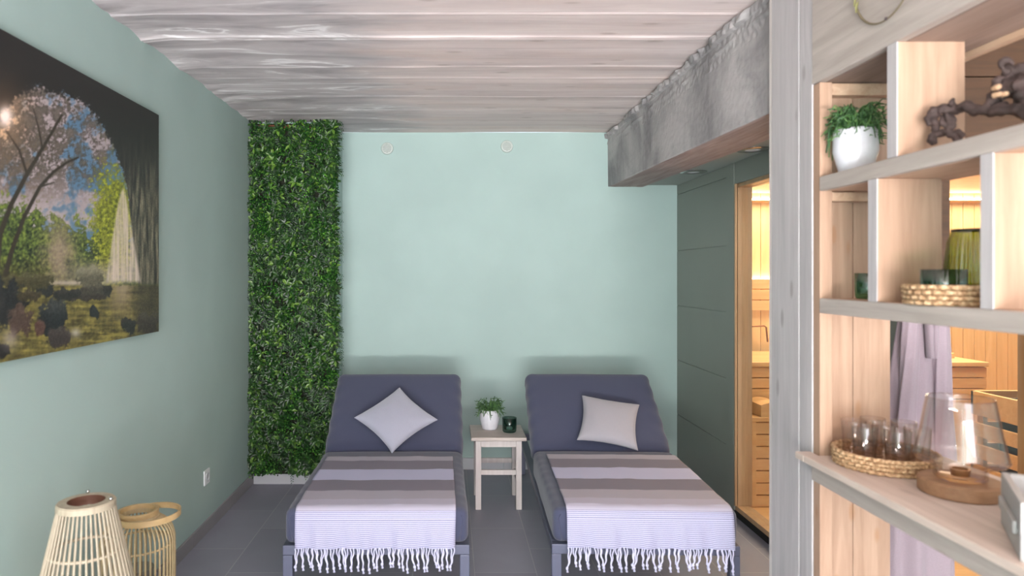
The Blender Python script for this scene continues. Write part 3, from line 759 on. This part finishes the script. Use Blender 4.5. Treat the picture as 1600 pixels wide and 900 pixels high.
l2['label'] = 'blue-grey sun lounger beside the grey-green sauna wall, square-set grey cushion on it'
bpy.context.view_layer.update()

def throw_mat():
    m = Nt('striped_throw_cotton'); u = m.add('ShaderNodeUVMap', uv_map='UVMap'); sep = m.add('ShaderNodeSeparateXYZ'); m.link(u.outputs[0], sep.inputs[0])
    s = sep.outputs[1]     # metres along the throw
    W_, G_, Lg = srgb(182, 182, 210), srgb(124, 119, 132), srgb(168, 163, 176)
    r = m.ramp(s, [(0, Lg), (.085, G_), (.245, W_), (.425, G_), (.585, Lg), (.70, srgb(180, 176, 194)), (.815, W_)], 'CONSTANT')
    f = m.math('FRACT', m.math('MULTIPLY', s, 1/.0078)); th = m.math('LESS_THAN', f, .36); on = m.math('GREATER_THAN', s, .812)
    col = m.mix(m.math('MULTIPLY', m.math('MULTIPLY', th, on), .9), r, srgb(118, 116, 140))
    wv_ = m.noise(m.coord(), 700, 2)
    m.col(m.mix(m.math('MULTIPLY', wv_, .15), col, srgb(120, 118, 130))); m.rough(.95); m.bump(wv_, .3, .002); return m.m
THROW = throw_mat()
def make_throw(parent_l, label, dx, seed, topY, W=.69, skew=0.0):
    """Cotton throw lying over the foot end; built in the lounger's own frame, s = metres along it."""
    e = empty('striped_throw', parent_l.location, parent_l.rotation_euler.z, label, 'throw blanket', 'striped throws')
    zt = SEAT_Z+.0125; rr = .045; top_len = topY-rr*.6; drop_end = .286
    arc = rr*PI/2; drop = (zt-rr)-drop_end; tot = top_len + arc + drop
    random.seed(seed)
    def pos(a, s):
        n = mn.noise(Vector((a*5, s*5, seed)))
        if s < top_len:
            y = topY-s; p = Vector((0, y, zt + .002 + .0035*max(0, n+.3)+ .004*max(0, mn.noise(Vector((a*9, s*1.5, seed+4)))))); 
        elif s < top_len+arc:
            t = (s-top_len)/rr; p = Vector((0, topY-top_len-rr*math.sin(t)+0, zt+.002-rr+rr*math.cos(t)))
        else:
            d = s-top_len-arc; w_ = .006*math.sin(a*26+seed)+.004*math.sin(a*61+seed*2); w_ = (w_+.01)*min(1, d/.08)
            p = Vector((0, topY-top_len-rr-w_-.002, zt-rr-d))
        wloc = W*(1-.03*max(0, (s-top_len)/tot)) + .004*n
        p.x = dx + skew*s + (a-.5)*wloc + .003*mn.noise(Vector((a*2, s*9, seed)))
        return p
    topfix = topY-top_len     # y where the bend begins
    NUx, NS = 70, 150
    m = MB(); m.grid(lambda u, v: pos(u, v*tot), NUx, NS)
    o = m.build('cloth', THROW, e, smooth=True)
    uvl = o.data.uv_layers.new(name='UVMap'); k = .812/(top_len+arc*.5)
    for lp in o.data.loops:
        i, j = divmod(lp.vertex_index, NS+1); s = j/NS*tot
        uvl.data[lp.index].uv = (i/NUx, s*k if s < top_len+arc*.5 else .812+(s-top_len-arc*.5))
    md = o.modifiers.new('thickness', 'SOLIDIFY'); md.thickness = .0025; md.offset = 1
    nt = 32
    for i in range(nt):
        a = (i+.5)/nt + random.uniform(-.008, .008); b = pos(min(.998, max(.002, a)), tot)
        ln = random.uniform(.062, .088); lean = random.uniform(-.012, .012); pts = []; rad = []
        sp_ = random.choice((.003, .006, .009))
        t_ = MB()
        for sd in (-1, 1):         # two plaited strands that meet in a knot
            pts = []; rad = []
            for q in range(9):
                t = q/8; pts.append(b + Vector((sd*sp_*(1-t)**1.2*.8 + lean*t*t + .0022*math.sin(t*11+i), -.002-.004*math.sin(t*3+i), .004-ln*t))); rad.append(.0029)
            t_.tube(pts, rad, 5)
        kn = pts[-1]
        t_.tube([kn+Vector((0, 0, .006)), kn+Vector((0, 0, .002)), kn+Vector((0, 0, -.004)), kn+Vector((.001, 0, -.008)), kn+Vector((.002, 0, -.018))], [.003, .0066, .0066, .003, .0056], 6)
        t_.build('tassel', TASSEL, e, smooth=True)
    return e
make_throw(l1, 'striped white and grey throw with tassels on the lounger by the green wall', -.005, 3, .80, .685, .004)
make_throw(l2, 'striped white and grey throw with tassels on the lounger by the sauna', .02, 8, .84, .705, -.006)

def cushion(lounger, cx, cy, size, rot, mat, label, lift=.0, tip=0):
    """cx, cy: centre on the backrest plane (across, up from the hinge)."""
    n = 26; h = size/2; T = .055; mb = MB()
    def prof(u, v):
        a = u*2-1; b = v*2-1
        x = a*h*(1-.13*(1-b*b)*abs(a)); y = b*h*(1-.13*(1-a*a)*abs(b))
        e_ = max(0, (1-a*a))*max(0, (1-b*b)); t = T*e_**.42
        t *= 1+.06*mn.noise(Vector((a*3, b*3, cx*9))); t += .0015*math.sin(a*30+b*8)*(e_**.5 if e_ > 0 else 0)*(1-e_)
        return x, y, t
    mb.grid(lambda u, v: Vector((prof(u, v)[0], prof(u, v)[1], prof(u, v)[2])), n, n)
    mb.grid(lambda u, v: Vector((prof(u, v)[0], prof(u, v)[1], -prof(u, v)[2]*.55)), n, n, flip=True)
    o = mb.build('cushion', mat, None, smooth=True, merge=True)
    M = lounger.matrix_world @ Matrix.Translation((0, HINGE, SEAT_Z)) @ Matrix.Rotation(BACK_A+tip, 4, 'X') @ Matrix.Translation((cx, cy, .035+lift)) @ Matrix.Rotation(rot, 4, 'Z')
    o.matrix_world = M
    md = o.modifiers.new('sub', 'SUBSURF'); md.levels = 1; md.render_levels = 1
    tag(o, label, 'cushion', 'cushions on the loungers'); return o
cushion(l1, .008, .185, .362, R(43), CUSH, 'pale grey cushion turned as a diamond on the lounger by the green wall', .026, R(3))
cushion(l2, .058, .172, .355, R(-12), CUSH2, 'grey linen cushion set square on the lounger by the sauna', .012, R(4))

# ---------------------------------------------------------------- stool
st = empty('wooden_stool', (.30, 4.33, 0), 0, 'whitewashed wooden stool standing between the two loungers', 'stool')
MB().box(-.17, .17, -.18, .18, .428, .45).build('stool_top', STOOLT, st, bevel=.004)
for sx in (-1, 1):
    for sy in (-1, 1): MB().box(sx*.125-.0175, sx*.125+.0175, sy*.135-.0175, sy*.135+.0175, 0, .4275).build('leg', STOOLW, st, bevel=.002)
for sy in (-1, 1):
    MB().box(-.107, .107, sy*.139-.011, sy*.139+.011, .385, .4275).build('apron', STOOLW, st, bevel=.001)
    MB().box(-.107, .107, sy*.135-.009, sy*.135+.009, .212, .242).build('stretcher', STOOLW, st, bevel=.001)
for sx in (-1, 1):
    MB().box(sx*.129-.011, sx*.129+.011, -.117, .117, .385, .4275).build('apron', STOOLW, st, bevel=.001)
    MB().box(sx*.125-.009, sx*.125+.009, -.117, .117, .15, .178).build('stretcher', STOOLW, st, bevel=.001)

# ---------------------------------------------------------------- potted plants
RHIP = Nt('rhipsalis_green'); _g = RHIP.add('ShaderNodeNewGeometry'); RHIP.col(RHIP.ramp(_g.outputs['Random Per Island'], [(0, srgb(44, 74, 42)), (.6, srgb(66, 108, 56)), (1, srgb(104, 142, 78))])); RHIP.rough(.5); RHIP = RHIP.m
def potted(loc, rz, label, hp, rt, rbm, seed, reach, rise, droop, n=90, squareish=0):
    e = empty('potted_plant', loc, rz, label, 'potted plant', 'potted plants')
    pr = [(0, .0), (rbm*.9, 0), (rbm, .008), (rt*1.02, hp*.5), (rt, hp*.96), (rt-.002, hp), (rt-.007, hp), (rt-.008, hp*.86), (0, hp*.86)]
    MB().lathe(pr, n=48, flute=0).build('pot', CERAMIC, e, smooth=True)
    MB().lathe([(0, hp*.87), (rt-.009, hp*.87), (rt-.009, hp*.865), (0, hp*.865)], n=24).build('soil', SOIL, e)
    rnd = random.Random(seed); m = MB()
    for i in range(n):
        a = rnd.uniform(0, 2*PI); r0 = rt*rnd.uniform(0, .75); L = reach*rnd.uniform(.55, 1.05); up = rise*rnd.uniform(.2, 1.1); dr = droop*rnd.uniform(.1, 1.1)
        p = Vector((r0*math.cos(a), r0*math.sin(a), hp*.87)); k = 7; pts = []
        aa = a + rnd.uniform(-.5, .5)
        for q in range(k+1):
            t = q/k; rr = r0+(L)*t
            pts.append(Vector((rr*math.cos(a+(aa-a)*t), rr*math.sin(a+(aa-a)*t), hp*.87 + up*math.sin(min(1, t*1.3)*PI*.6) - dr*t*t + .004*math.sin(q*2.1+i))))
            if r0 + L*t > rt and pts[-1].z < hp+.004 and rr < rt+.01: pts[-1].z = hp+.005
        m.tube(pts, [.0022]*k+[.0014], 5)
        for b_ in range(rnd.randint(2, 4)):   # side twigs
            q = rnd.randint(2, k-1); s = pts[q]; ang = a+rnd.uniform(-1.3, 1.3); l2_ = rnd.uniform(.015, .035)
            m.tube([s, s+Vector((math.cos(ang)*l2_*.5, math.sin(ang)*l2_*.5, rnd.uniform(-.004, .012))), s+Vector((math.cos(ang)*l2_, math.sin(ang)*l2_, rnd.uniform(-.014, .01)))], [.0019, .0018, .0012], 4)
    tag(m.build('foliage', RHIP, e, smooth=True), kind='stuff'); return e
potted((.257, 4.385, .4505), 0, 'thin-stemmed trailing plant in a white pot on the stool', .127, .063, .050, 4, .055, .085, .06, 90)
potted((1.222, 2.045, 1.7555), 0, 'thin-stemmed trailing plant in a white pot on the top shelf', .130, .060, .046, 9, .040, .092, .080, 170)

# ---------------------------------------------------------------- glass things
SMOKE = thin_glass('smoked_green_glass', srgb(176, 200, 192), .5, .06)
GREEN = thin_glass('bottle_green_glass', srgb(150, 205, 168), .5, .12, .06)
OLIVE = thin_glass('olive_green_glass', srgb(206, 214, 104), .5, .10, .08)
CLEAR = thin_glass('clear_glass', srgb(248, 245, 243), .85, .06)
def tealight(loc, r, h, mat, name, label, cat, flute=0, nf=0):
    e = empty(name, loc, 0, label, cat)
    MB().lathe([(0, .002), (r*.86, .002), (r*.95, .010), (r*.99, h*.5), (r, h), (r-.004, h), (r*.99-.006, h*.5), (r*.90-.005, .020), (0, .017)], n=96 if flute else 48, flute=flute, nf=nf, fz=(.01, h)).build('glass_cup', mat, e, smooth=True)
    MB().lathe([(0, .0175), (.019, .0175), (.019, .032), (0, .030)], n=24).build('tealight_candle', WHITE, e, smooth=False)
    return e
tealight((.377, 4.30, .4505), .046, .092, SMOKE, 'candle_glass', 'smoky green glass candle holder beside the pot on the stool', 'candle holder')
tealight((1.245, 2.02, 1.3765), .036, .078, GREEN, 'candle_glass', 'small green glass candle holder half hidden by shelf divider', 'candle holder')
WEAVE = Nt('woven_seagrass'); v_ = WEAVE.coord(); wn_ = WEAVE.noise(v_, 130, 3, .6); WEAVE.col(WEAVE.ramp(wn_, [(.3, srgb(128, 92, 62)), (.5, srgb(182, 146, 108)), (.7, srgb(216, 188, 152))])); WEAVE.rough(.8); WEAVE.bump(wn_, .6, .004); WEAVE = WEAVE.m
def woven_tray(loc, r, h, label, name, rows=4, col=None):
    e = empty(name, loc, 0, label, 'tray')
    m = MB(); n = 144; hr = h/rows/2
    for k in range(rows):
        b = len(m.v); z = hr+k*2*hr; rr = r-.006-.004*(rows-1-k)/rows
        for i in range(n):
            t = 2*PI*i/n; wv = .0032*math.sin(t*36+(PI if k % 2 else 0))
            for j in range(6):
                q = 2*PI*j/6; m.v.append(((rr+wv+.0055*math.cos(q))*math.cos(t), (rr+wv+.0055*math.cos(q))*math.sin(t), z+hr*1.05*math.sin(q)))
        for i in range(n):
            for j in range(6): m.f.append((b+i*6+j, b+((i+1) % n)*6+j, b+((i+1) % n)*6+(j+1) % 6, b+i*6+(j+1) % 6))
    m.build('woven_wall', WEAVE, e, smooth=True)
    MB().lathe([(0, .0012), (r-.010, .0012), (r-.010, .006), (0, .006)], n=64).build('woven_base', WEAVE, e)
    return e
T1 = (1.281, 2.0, .8875)
woven_tray(T1, .138, .048, 'round woven tray holding the clear drinking glasses', 'woven_tray')
woven_tray((1.283, 1.66, 1.3765), .150, .050, 'round woven tray under the green glassware on the middle shelf', 'woven_tray')
# drinking glasses, one then copies
g0 = empty('drinking_glass', (0, 0, 0), 0, None, 'glass', 'drinking glasses on the woven tray')
MB().lathe([(0, 0), (.027, 0), (.0285, .003), (.0345, .116), (.0335, .118), (.0322, .116), (.0268, .010), (0, .009)], n=40).build('tumbler', CLEAR, g0, smooth=True)
spots = [(0, 0, 'clear tumbler standing in the middle of the tray of glasses')]
labs = ['clear tumbler at the rear right edge of the woven tray', 'clear tumbler at the back of the woven tray, near the end panel', 'clear tumbler at the rear left edge of the woven tray',
        'clear tumbler at the front left edge of the woven tray', 'clear tumbler at the very front of the woven tray', 'clear tumbler at the front right edge of the woven tray']
for i in range(6):
    a = R(20+60*i); spots.append((.080*math.cos(a), .080*math.sin(a), labs[i]))
for i, (dx, dy, lab) in enumerate(spots):
    o = g0 if i == 0 else copy_tree(g0); o.location = (T1[0]+dx, T1[1]+dy, T1[2]+.0065); o['label'] = lab
# hurricane lamp on a wooden slice
HL = (1.312, 1.745, .8875)
WS = wood('turned_wood_slice', srgb(128, 92, 66), srgb(168, 128, 96), 'X', (.2, .1, .05), .2, .6)
tag(MB().lathe([(0, 0), (.088, 0), (.092, .004), (.093, .034), (.088, .038), (0, .038)], c=(0, 0, 0), n=56).build('wooden_slice', WS, None, smooth=False, loc=HL), 'thick round brown wooden slice under the flared clear glass lamp', 'wooden stand')
e = empty('hurricane_lamp', (HL[0], HL[1], HL[2]+.0385), 0, 'large clear glass lamp flaring towards its foot, on wooden slice', 'candle lamp')
MB().lathe([(0, 0), (.052, 0), (.058, .006), (.058, .026), (.062, .034), (.098, .046), (.103, .054), (.100, .066), (.088, .120), (.074, .205), (.0735, .208), (.0715, .205), (.0855, .120), (.0975, .066), (.0985, .056), (.092, .050), (.056, .040), (.0535, .030), (.0535, .012), (.048, .008), (0, .008)], n=72).build('glass_shade', CLEAR, e, smooth=True)
MB().lathe([(0, .0085), (.020, .0085), (.022, .026), (.018, .026), (.017, .014), (0, .014)], n=24).build('candle_cup', simple('amber_candle_cup', srgb(150, 104, 62), .3, .4), e)
# green glassware on the middle shelf
tz = 1.3765+.0065
e = empty('glass_lantern', (1.315, 1.712, tz), 0, 'tall ribbed olive-green glass lantern standing in woven tray', 'candle lamp')
MB().lathe([(0, .0), (.048, .0), (.058, .010), (.060, .03), (.057, .09), (.050, .150), (.042, .176), (.0415, .178), (.039, .176), (.046, .150), (.053, .09), (.056, .03), (.052, .012), (0, .008)], n=180, flute=.045, nf=30, fz=(.02, .16)).build('ribbed_glass', OLIVE, e, smooth=True)
MB().lathe([(.0395, .176), (.0425, .176), (.0425, .182), (.0395, .182), (.0395, .176)], n=48).build('dark_rim', simple('dark_rim_metal', srgb(50, 44, 26), .4, .5), e, smooth=False)
tealight((1.205, 1.657, tz), .047, .080, GREEN, 'ribbed_glass_bowl', 'low ribbed dark green glass bowl in front of the tall green lantern', 'candle holder', .05, 36)

# ---------------------------------------------------------------- driftwood
DRIFT = wood('dark_driftwood', srgb(44, 34, 32), srgb(86, 68, 64), 'Y', (.06, .04, .04), .3, .8, 20)
def gnarl(pts, rads, seed, n=18, amp=.6):
    """Tube through pts, subdivided and roughened."""
    m = MB(); P_ = [Vector(p) for p in pts]; out = []; rr = []
    for i in range(len(P_)-1):
        for q in range(12):
            t = q/12; p0 = P_[max(i-1, 0)]; p1 = P_[i]; p2 = P_[i+1]; p3 = P_[min(i+2, len(P_)-1)]
            out.append(.5*((2*p1)+(-p0+p2)*t+(2*p0-5*p1+4*p2-p3)*t*t+(-p0+3*p1-3*p2+p3)*t**3)); rr.append(rads[i]*(1-t)+rads[i+1]*t)
    out.append(P_[-1]); rr.append(rads[-1])
    m.tube(out, rr, n); nv = []
    for i, v in enumerate(m.v):
        c = out[min(i//n, len(out)-1)]; d = Vector(v)-c
        k = 1+amp*mn.noise(Vector(v)*38+Vector((seed, 0, 0)))*1.5+amp*.7*mn.noise(Vector(v)*95)
        nv.append(tuple(c+d*k))
    m.v = nv; return m
dz = 1.7555
dw = empty('driftwood_branch', (0, 0, 0), 0, 'dark gnarled driftwood branch lying along the top shelf', 'driftwood')
def DP(x, y, Y): p = P(x, y, Y); return (p.x, p.y, max(p.z, dz+.014))
tr = gnarl([DP(1453, 172, 1.70), DP(1470, 172, 1.69), DP(1500, 168, 1.66), DP(1535, 170, 1.60), DP(1570, 172, 1.55), DP(1610, 176, 1.50), DP(1680, 176, 1.42), DP(1780, 170, 1.32)], [.009, .013, .012, .011, .014, .018, .018, .010], 1)
tr.build('main_limb', DRIFT, dw, smooth=True)
for k, (pts, rd) in enumerate([
    ([DP(1462, 170, 1.695), DP(1457, 186, 1.70), DP(1462, 200, 1.705), DP(1455, 212, 1.70), DP(1460, 226, 1.70)], [.011, .009, .007, .009, .006]),
    ([DP(1478, 176, 1.685), DP(1488, 192, 1.68), DP(1484, 206, 1.675), DP(1496, 214, 1.67), DP(1494, 226, 1.67)], [.012, .010, .008, .009, .006]),
    ([DP(1460, 214, 1.70), DP(1474, 208, 1.69), DP(1486, 210, 1.675)], [.007, .008, .006]),
    ([DP(1458, 176, 1.695), DP(1450, 184, 1.695), DP(1452, 196, 1.69)], [.008, .008, .004]),
    ([DP(1474, 180, 1.69), DP(1472, 190, 1.69), DP(1480, 200, 1.685), DP(1476, 208, 1.68)], [.008, .006, .006, .005]),
    ([DP(1484, 208, 1.675), DP(1498, 206, 1.66), DP(1506, 214, 1.655)], [.007, .007, .004]),
    ([DP(1490, 166, 1.665), DP(1487, 160, 1.66), DP(1490, 154, 1.66)], [.008, .005, .002]),
    ([DP(1574, 114, 1.57), DP(1566, 104, 1.57), DP(1572, 96, 1.565), DP(1584, 100, 1.56)], [.009, .008, .008, .005]),
    ([DP(1545, 168, 1.585), DP(1553, 150, 1.58), DP(1562, 136, 1.58), DP(1566, 122, 1.58)], [.012, .013, .016, .010]),
    ([DP(1556, 150, 1.57), DP(1575, 138, 1.56), DP(1596, 132, 1.54), DP(1630, 128, 1.50)], [.014, .022, .022, .016]),
    ([DP(1566, 126, 1.58), DP(1580, 112, 1.57), DP(1598, 106, 1.56), DP(1625, 108, 1.53)], [.012, .014, .013, .008]),
    ([DP(1600, 130, 1.53), DP(1606, 150, 1.52), DP(1612, 172, 1.50)], [.020, .020, .018])]):
    gnarl(pts, rd, k+3).build('side_branch', DRIFT, dw, smooth=True)
CUT = simple('pale_cut_wood', srgb(196, 160, 128), .8)
for (x, y) in ((1559, 136), (1561, 147), (1571, 147)):
    p = P(x, y, 1.548); m = gnarl([p+Vector((0, .012, 0)), p, p+Vector((0, -.006, 0))], [.008, .0075, .005], x, 10, .3); m.build('cut_end', CUT, dw, smooth=True)

# ---------------------------------------------------------------- wire ring on the fascia
e = empty('wire_wreath', (SX-.012, 1.78, 2.245), 0, 'thin wire ring wreath hanging on the grey fascia board above the shelves', 'wreath')
m = MB(); m.ring((0, 0, 0), .13, .0022, 64, 6, axis='X'); m.ring((.003, .002, .001), .128, .0012, 64, 5, axis='X'); m.build('wire_ring', simple('aged_wire', srgb(122, 112, 88), .5, .4), e, smooth=True)
m = MB(); m.ring((0, .128, -.012), .006, .002, 16, 6, axis='X'); m.build('wire_knot', simple('dark_wire', srgb(80, 72, 70), .6), e)
m = MB(); p0 = Vector((-.002, -.012, -.128)); m.lathe([(0, -.004), (.004, -.002), (.0045, .002), (0, .004)], c=tuple(p0), n=10, axis='X'); m.build('bead', simple('dark_bead', srgb(70, 60, 62), .5), e)
DRY = simple('dried_leaf', srgb(150, 146, 96), .7)
for a, s_ in ((150, .034), (170, .03), (190, .03), (160, .028)):
    Lw = Leaves(); q = Vector((-.004, .13*math.cos(R(a-180)), .13*math.sin(R(a-180)))); Lw.leaf(q, Vector((-.2, -math.sin(R(a-120)), .8)), Vector((-1, 0, 0)), s_, s_*.45, (.9, .9, .5), .1)
    build_leaves(Lw, 'leaf', DRY, e)
MB().tube([(-.002, 0, .13), (.006, 0, .17), (.010, 0, .175)], .0012, 5).build('hanging_loop', simple('aged_wire_loop', srgb(122, 112, 88), .5, .4), e)

# ---------------------------------------------------------------- grey wooden box on the counter, cut by the frame
A = Vector((1.250, 1.540)); B = Vector((1.118, 1.330)); ang = math.atan2(A.y-B.y, A.x-B.x)
e = empty('wooden_box', (B.x, B.y, .8875), ang, 'small grey-glazed wooden box on the counter, cut by the right edge', 'box')
Lb = (A-B).length; Wb = .20; t = .014; h = .116
GB = wood('grey_glazed_box', srgb(158, 156, 154), srgb(190, 187, 184), 'X', (.3, .25, .2), .3)
MB().box(0, Lb, -t, 0, 0, h).build('side_panel', GB, e, bevel=.002); MB().box(0, Lb, -Wb, -Wb+t, 0, h).build('side_panel', GB, e, bevel=.002)
MB().box(0, t, -Wb+t, -t, 0, h).build('side_panel', GB, e, bevel=.002); MB().box(Lb-t, Lb, -Wb+t, -t, 0, h).build('side_panel', GB, e, bevel=.002)
MB().box(t, Lb-t, -Wb+t, -t, 0, .01).build('bottom', GB, e)
MB().box(.03, Lb-.03, .0, .008, .045, .07).build('grip_bar', GB, e, bevel=.002)

# ---------------------------------------------------------------- bathrobe on the cabin wall
ROBE = fabric('pale_lilac_towelling', srgb(152, 137, 145), 5, 300, .8)
rb = empty('bathrobe', (1.718, YF, 0), 0, 'pale lilac bathrobe hanging behind the shelves beside the sauna window', 'bathrobe')
def robe_fn(u, v):
    z = 1.50 - 1.34*v; hw = .040+.052*min(1, v*3)+.045*v; dp = .022+.028*min(1, v*1.8)
    t = 2*PI*u; fold = 1+.20*math.sin(t*7+v*2.2)*min(1, v*3)+.10*math.sin(t*11-v*3)*min(1, v*2)
    return (hw*math.cos(t)*(1+.03*math.sin(t*5)), -.062+dp*math.sin(t)*fold, z + .012*math.sin(t*3)*v)
m = MB(); m.grid(robe_fn, 90, 50, True); m.build('robe_body', ROBE, rb, smooth=True)
for sx, yo in ((-1, -.118), (1, -.112)):
    def sl(u, v, sx=sx, yo=yo):
        t = 2*PI*u; z = 1.46-.70*v; r_ = .026+.010*v
        return (sx*(.046+.030*v)+r_*math.cos(t)*(1+.12*math.sin(t*4+v*9)), yo+.016+.020*math.sin(t)*(1+.15*math.sin(t*5+v*6)), z)
    m = MB(); m.grid(sl, 40, 34, True); m.build('sleeve', ROBE, rb, smooth=True)
m = MB()
m.tube([(-.03, -.10, 1.70), (-.028, -.112, 1.60), (-.01, -.122, 1.40), (.0, -.122, 1.15)], [.014, .018, .020, .016], 10, sq=.6); m.tube([(.03, -.10, 1.70), (.03, -.112, 1.60), (.02, -.122, 1.40), (.012, -.122, 1.15)], [.014, .018, .020, .016], 10, sq=.6)
m.build('collar', ROBE, rb, smooth=True)
e = empty('coat_hook', (1.718, YF, 1.53), 0, 'steel coat hook holding up the pale lilac bathrobe', 'hook')
MB().box(-.02, .02, -.006, -.0005, -.03, .03).tube([(0, -.006, 0), (0, -.05, -.02), (0, -.075, -.01), (0, -.08, .01)], .005, 8).build('hook', CHROME, e)

# ---------------------------------------------------------------- cane lanterns
def lantern(loc, rz, label, prof, n, mat, ribw, bands, rim, name):
    """prof: (radius, height) from foot to rim; n flat canes follow it."""
    e = empty(name, loc, rz, label, 'lantern', 'cane lanterns')
    m = MB()
    def at_h(z):
        for (r0, z0), (r1, z1) in zip(prof[:-1], prof[1:]):
            if z0 <= z <= z1: return r0+(r1-r0)*(z-z0)/(z1-z0)
        return prof[-1][0]
    # smooth profile
    fp = []
    for i in range(len(prof)-1):
        p0 = Vector(prof[max(i-1, 0)]); p1 = Vector(prof[i]); p2 = Vector(prof[i+1]); p3 = Vector(prof[min(i+2, len(prof)-1)])
        for q in range(6):
            t = q/6; fp.append(.5*((2*p1)+(-p0+p2)*t+(2*p0-5*p1+4*p2-p3)*t*t+(-p0+3*p1-3*p2+p3)*t**3))
    fp.append(Vector(prof[-1]))
    for k in range(n):
        a = 2*PI*k/n; m.tube([(p[0]*math.cos(a), p[0]*math.sin(a), p[1]) for p in fp], [max(.0022, ribw*min(1, .45+.55*p[0]/max(q[0] for q in prof))) for p in fp], 6)
    m.build('cane_cage', mat, e, smooth=True)
    for (z, r_) in bands: MB().ring((0, 0, z), min(fp, key=lambda p: abs(p[1]-z))[0]-.005, r_, 64, 8).build('cane_hoop', mat, e, smooth=True)
    ri, ro, zr, th = rim
    MB().lathe([(ri, zr), (ro-.004, zr-.001), (ro, zr-.006), (ro, zr-th), (ri, zr-th), (ri, zr)], n=64).build('top_rim', mat, e, smooth=False)
    MB().lathe([(0, .004), (prof[0][0]*1.0, .004), (prof[0][0]*1.0, .018), (0, .018)], n=48).build('base_plate', mat, e)
    MB().lathe([(0, .0185), (.052, .0185), (.055, .022), (.055, .36), (.052, .36), (.052, .026), (0, .026)], n=40).build('glass_cylinder', CLEAR, e, smooth=True)
    MB().lathe([(0, .0265), (.033, .0265), (.034, .19), (.030, .196), (0, .194)], n=32).build('candle', simple('ivory_candle', srgb(236, 230, 216), .5), e, smooth=True)
    return e
e = lantern((-1.125, 2.10, 0), R(20), 'tall whitewashed cane floor lantern tapering to a round rim', [(.120, .004), (.150, .10), (.168, .24), (.158, .38), (.131, .50), (.104, .62), (.078, .738)], 44, RATTAN_W, .0042, [(.60, .0055), (.36, .0055), (.12, .0055)], (.054, .084, .752, .022), 'floor_lantern')
MB().lathe([(.0535, .7515), (.0525, .7515), (.0525, .722), (.0535, .722), (.0535, .7515)], n=56).build('inner_rim', simple('dark_inner_rim', srgb(96, 62, 46), .6), e)
for a in (R(-20), R(95)):
    MB().lathe([(0, -.004), (.004, -.003), (.006, .001), (.004, .006), (0, .007)], c=(.076*math.cos(a), .076*math.sin(a), .7555), n=14).build('metal_knob', CHROME, e, smooth=True)
e = lantern((-1.160, 2.525, 0), 0, 'shorter natural cane lantern with hoop handle, behind the tall one', [(.105, .004), (.124, .06), (.127, .25), (.127, .44), (.124, .48), (.112, .512), (.090, .535), (.070, .545)], 46, RATTAN_Y, .0036, [(.45, .0045), (.25, .0045), (.08, .0045)], (.060, .074, .560, .016), 'floor_lantern')
m = MB()      # wide flat bamboo hoop resting on the rim and on the shoulder
n = 72; hr = .108
for i in range(n):
    t_ = 2*PI*i/n; cx_ = .042
    for (dr, dzz) in ((-.002, -.011), (.002, -.011), (.002, .011), (-.002, .011)):
        m.v.append((cx_+(hr+dr)*math.cos(t_), (hr+dr)*math.sin(t_), .556+dzz+.004*math.cos(t_)))
for i in range(n):
    for j in range(4): m.f.append((i*4+j, ((i+1) % n)*4+j, ((i+1) % n)*4+(j+1) % 4, i*4+(j+1) % 4))
m.build('hoop_handle', BAMBOO, e)
MB().lathe([(.060, .545), (.071, .545), (.073, .575), (.062, .575), (.060, .545)], n=56).build('collar_ring', BAMBOO, e)
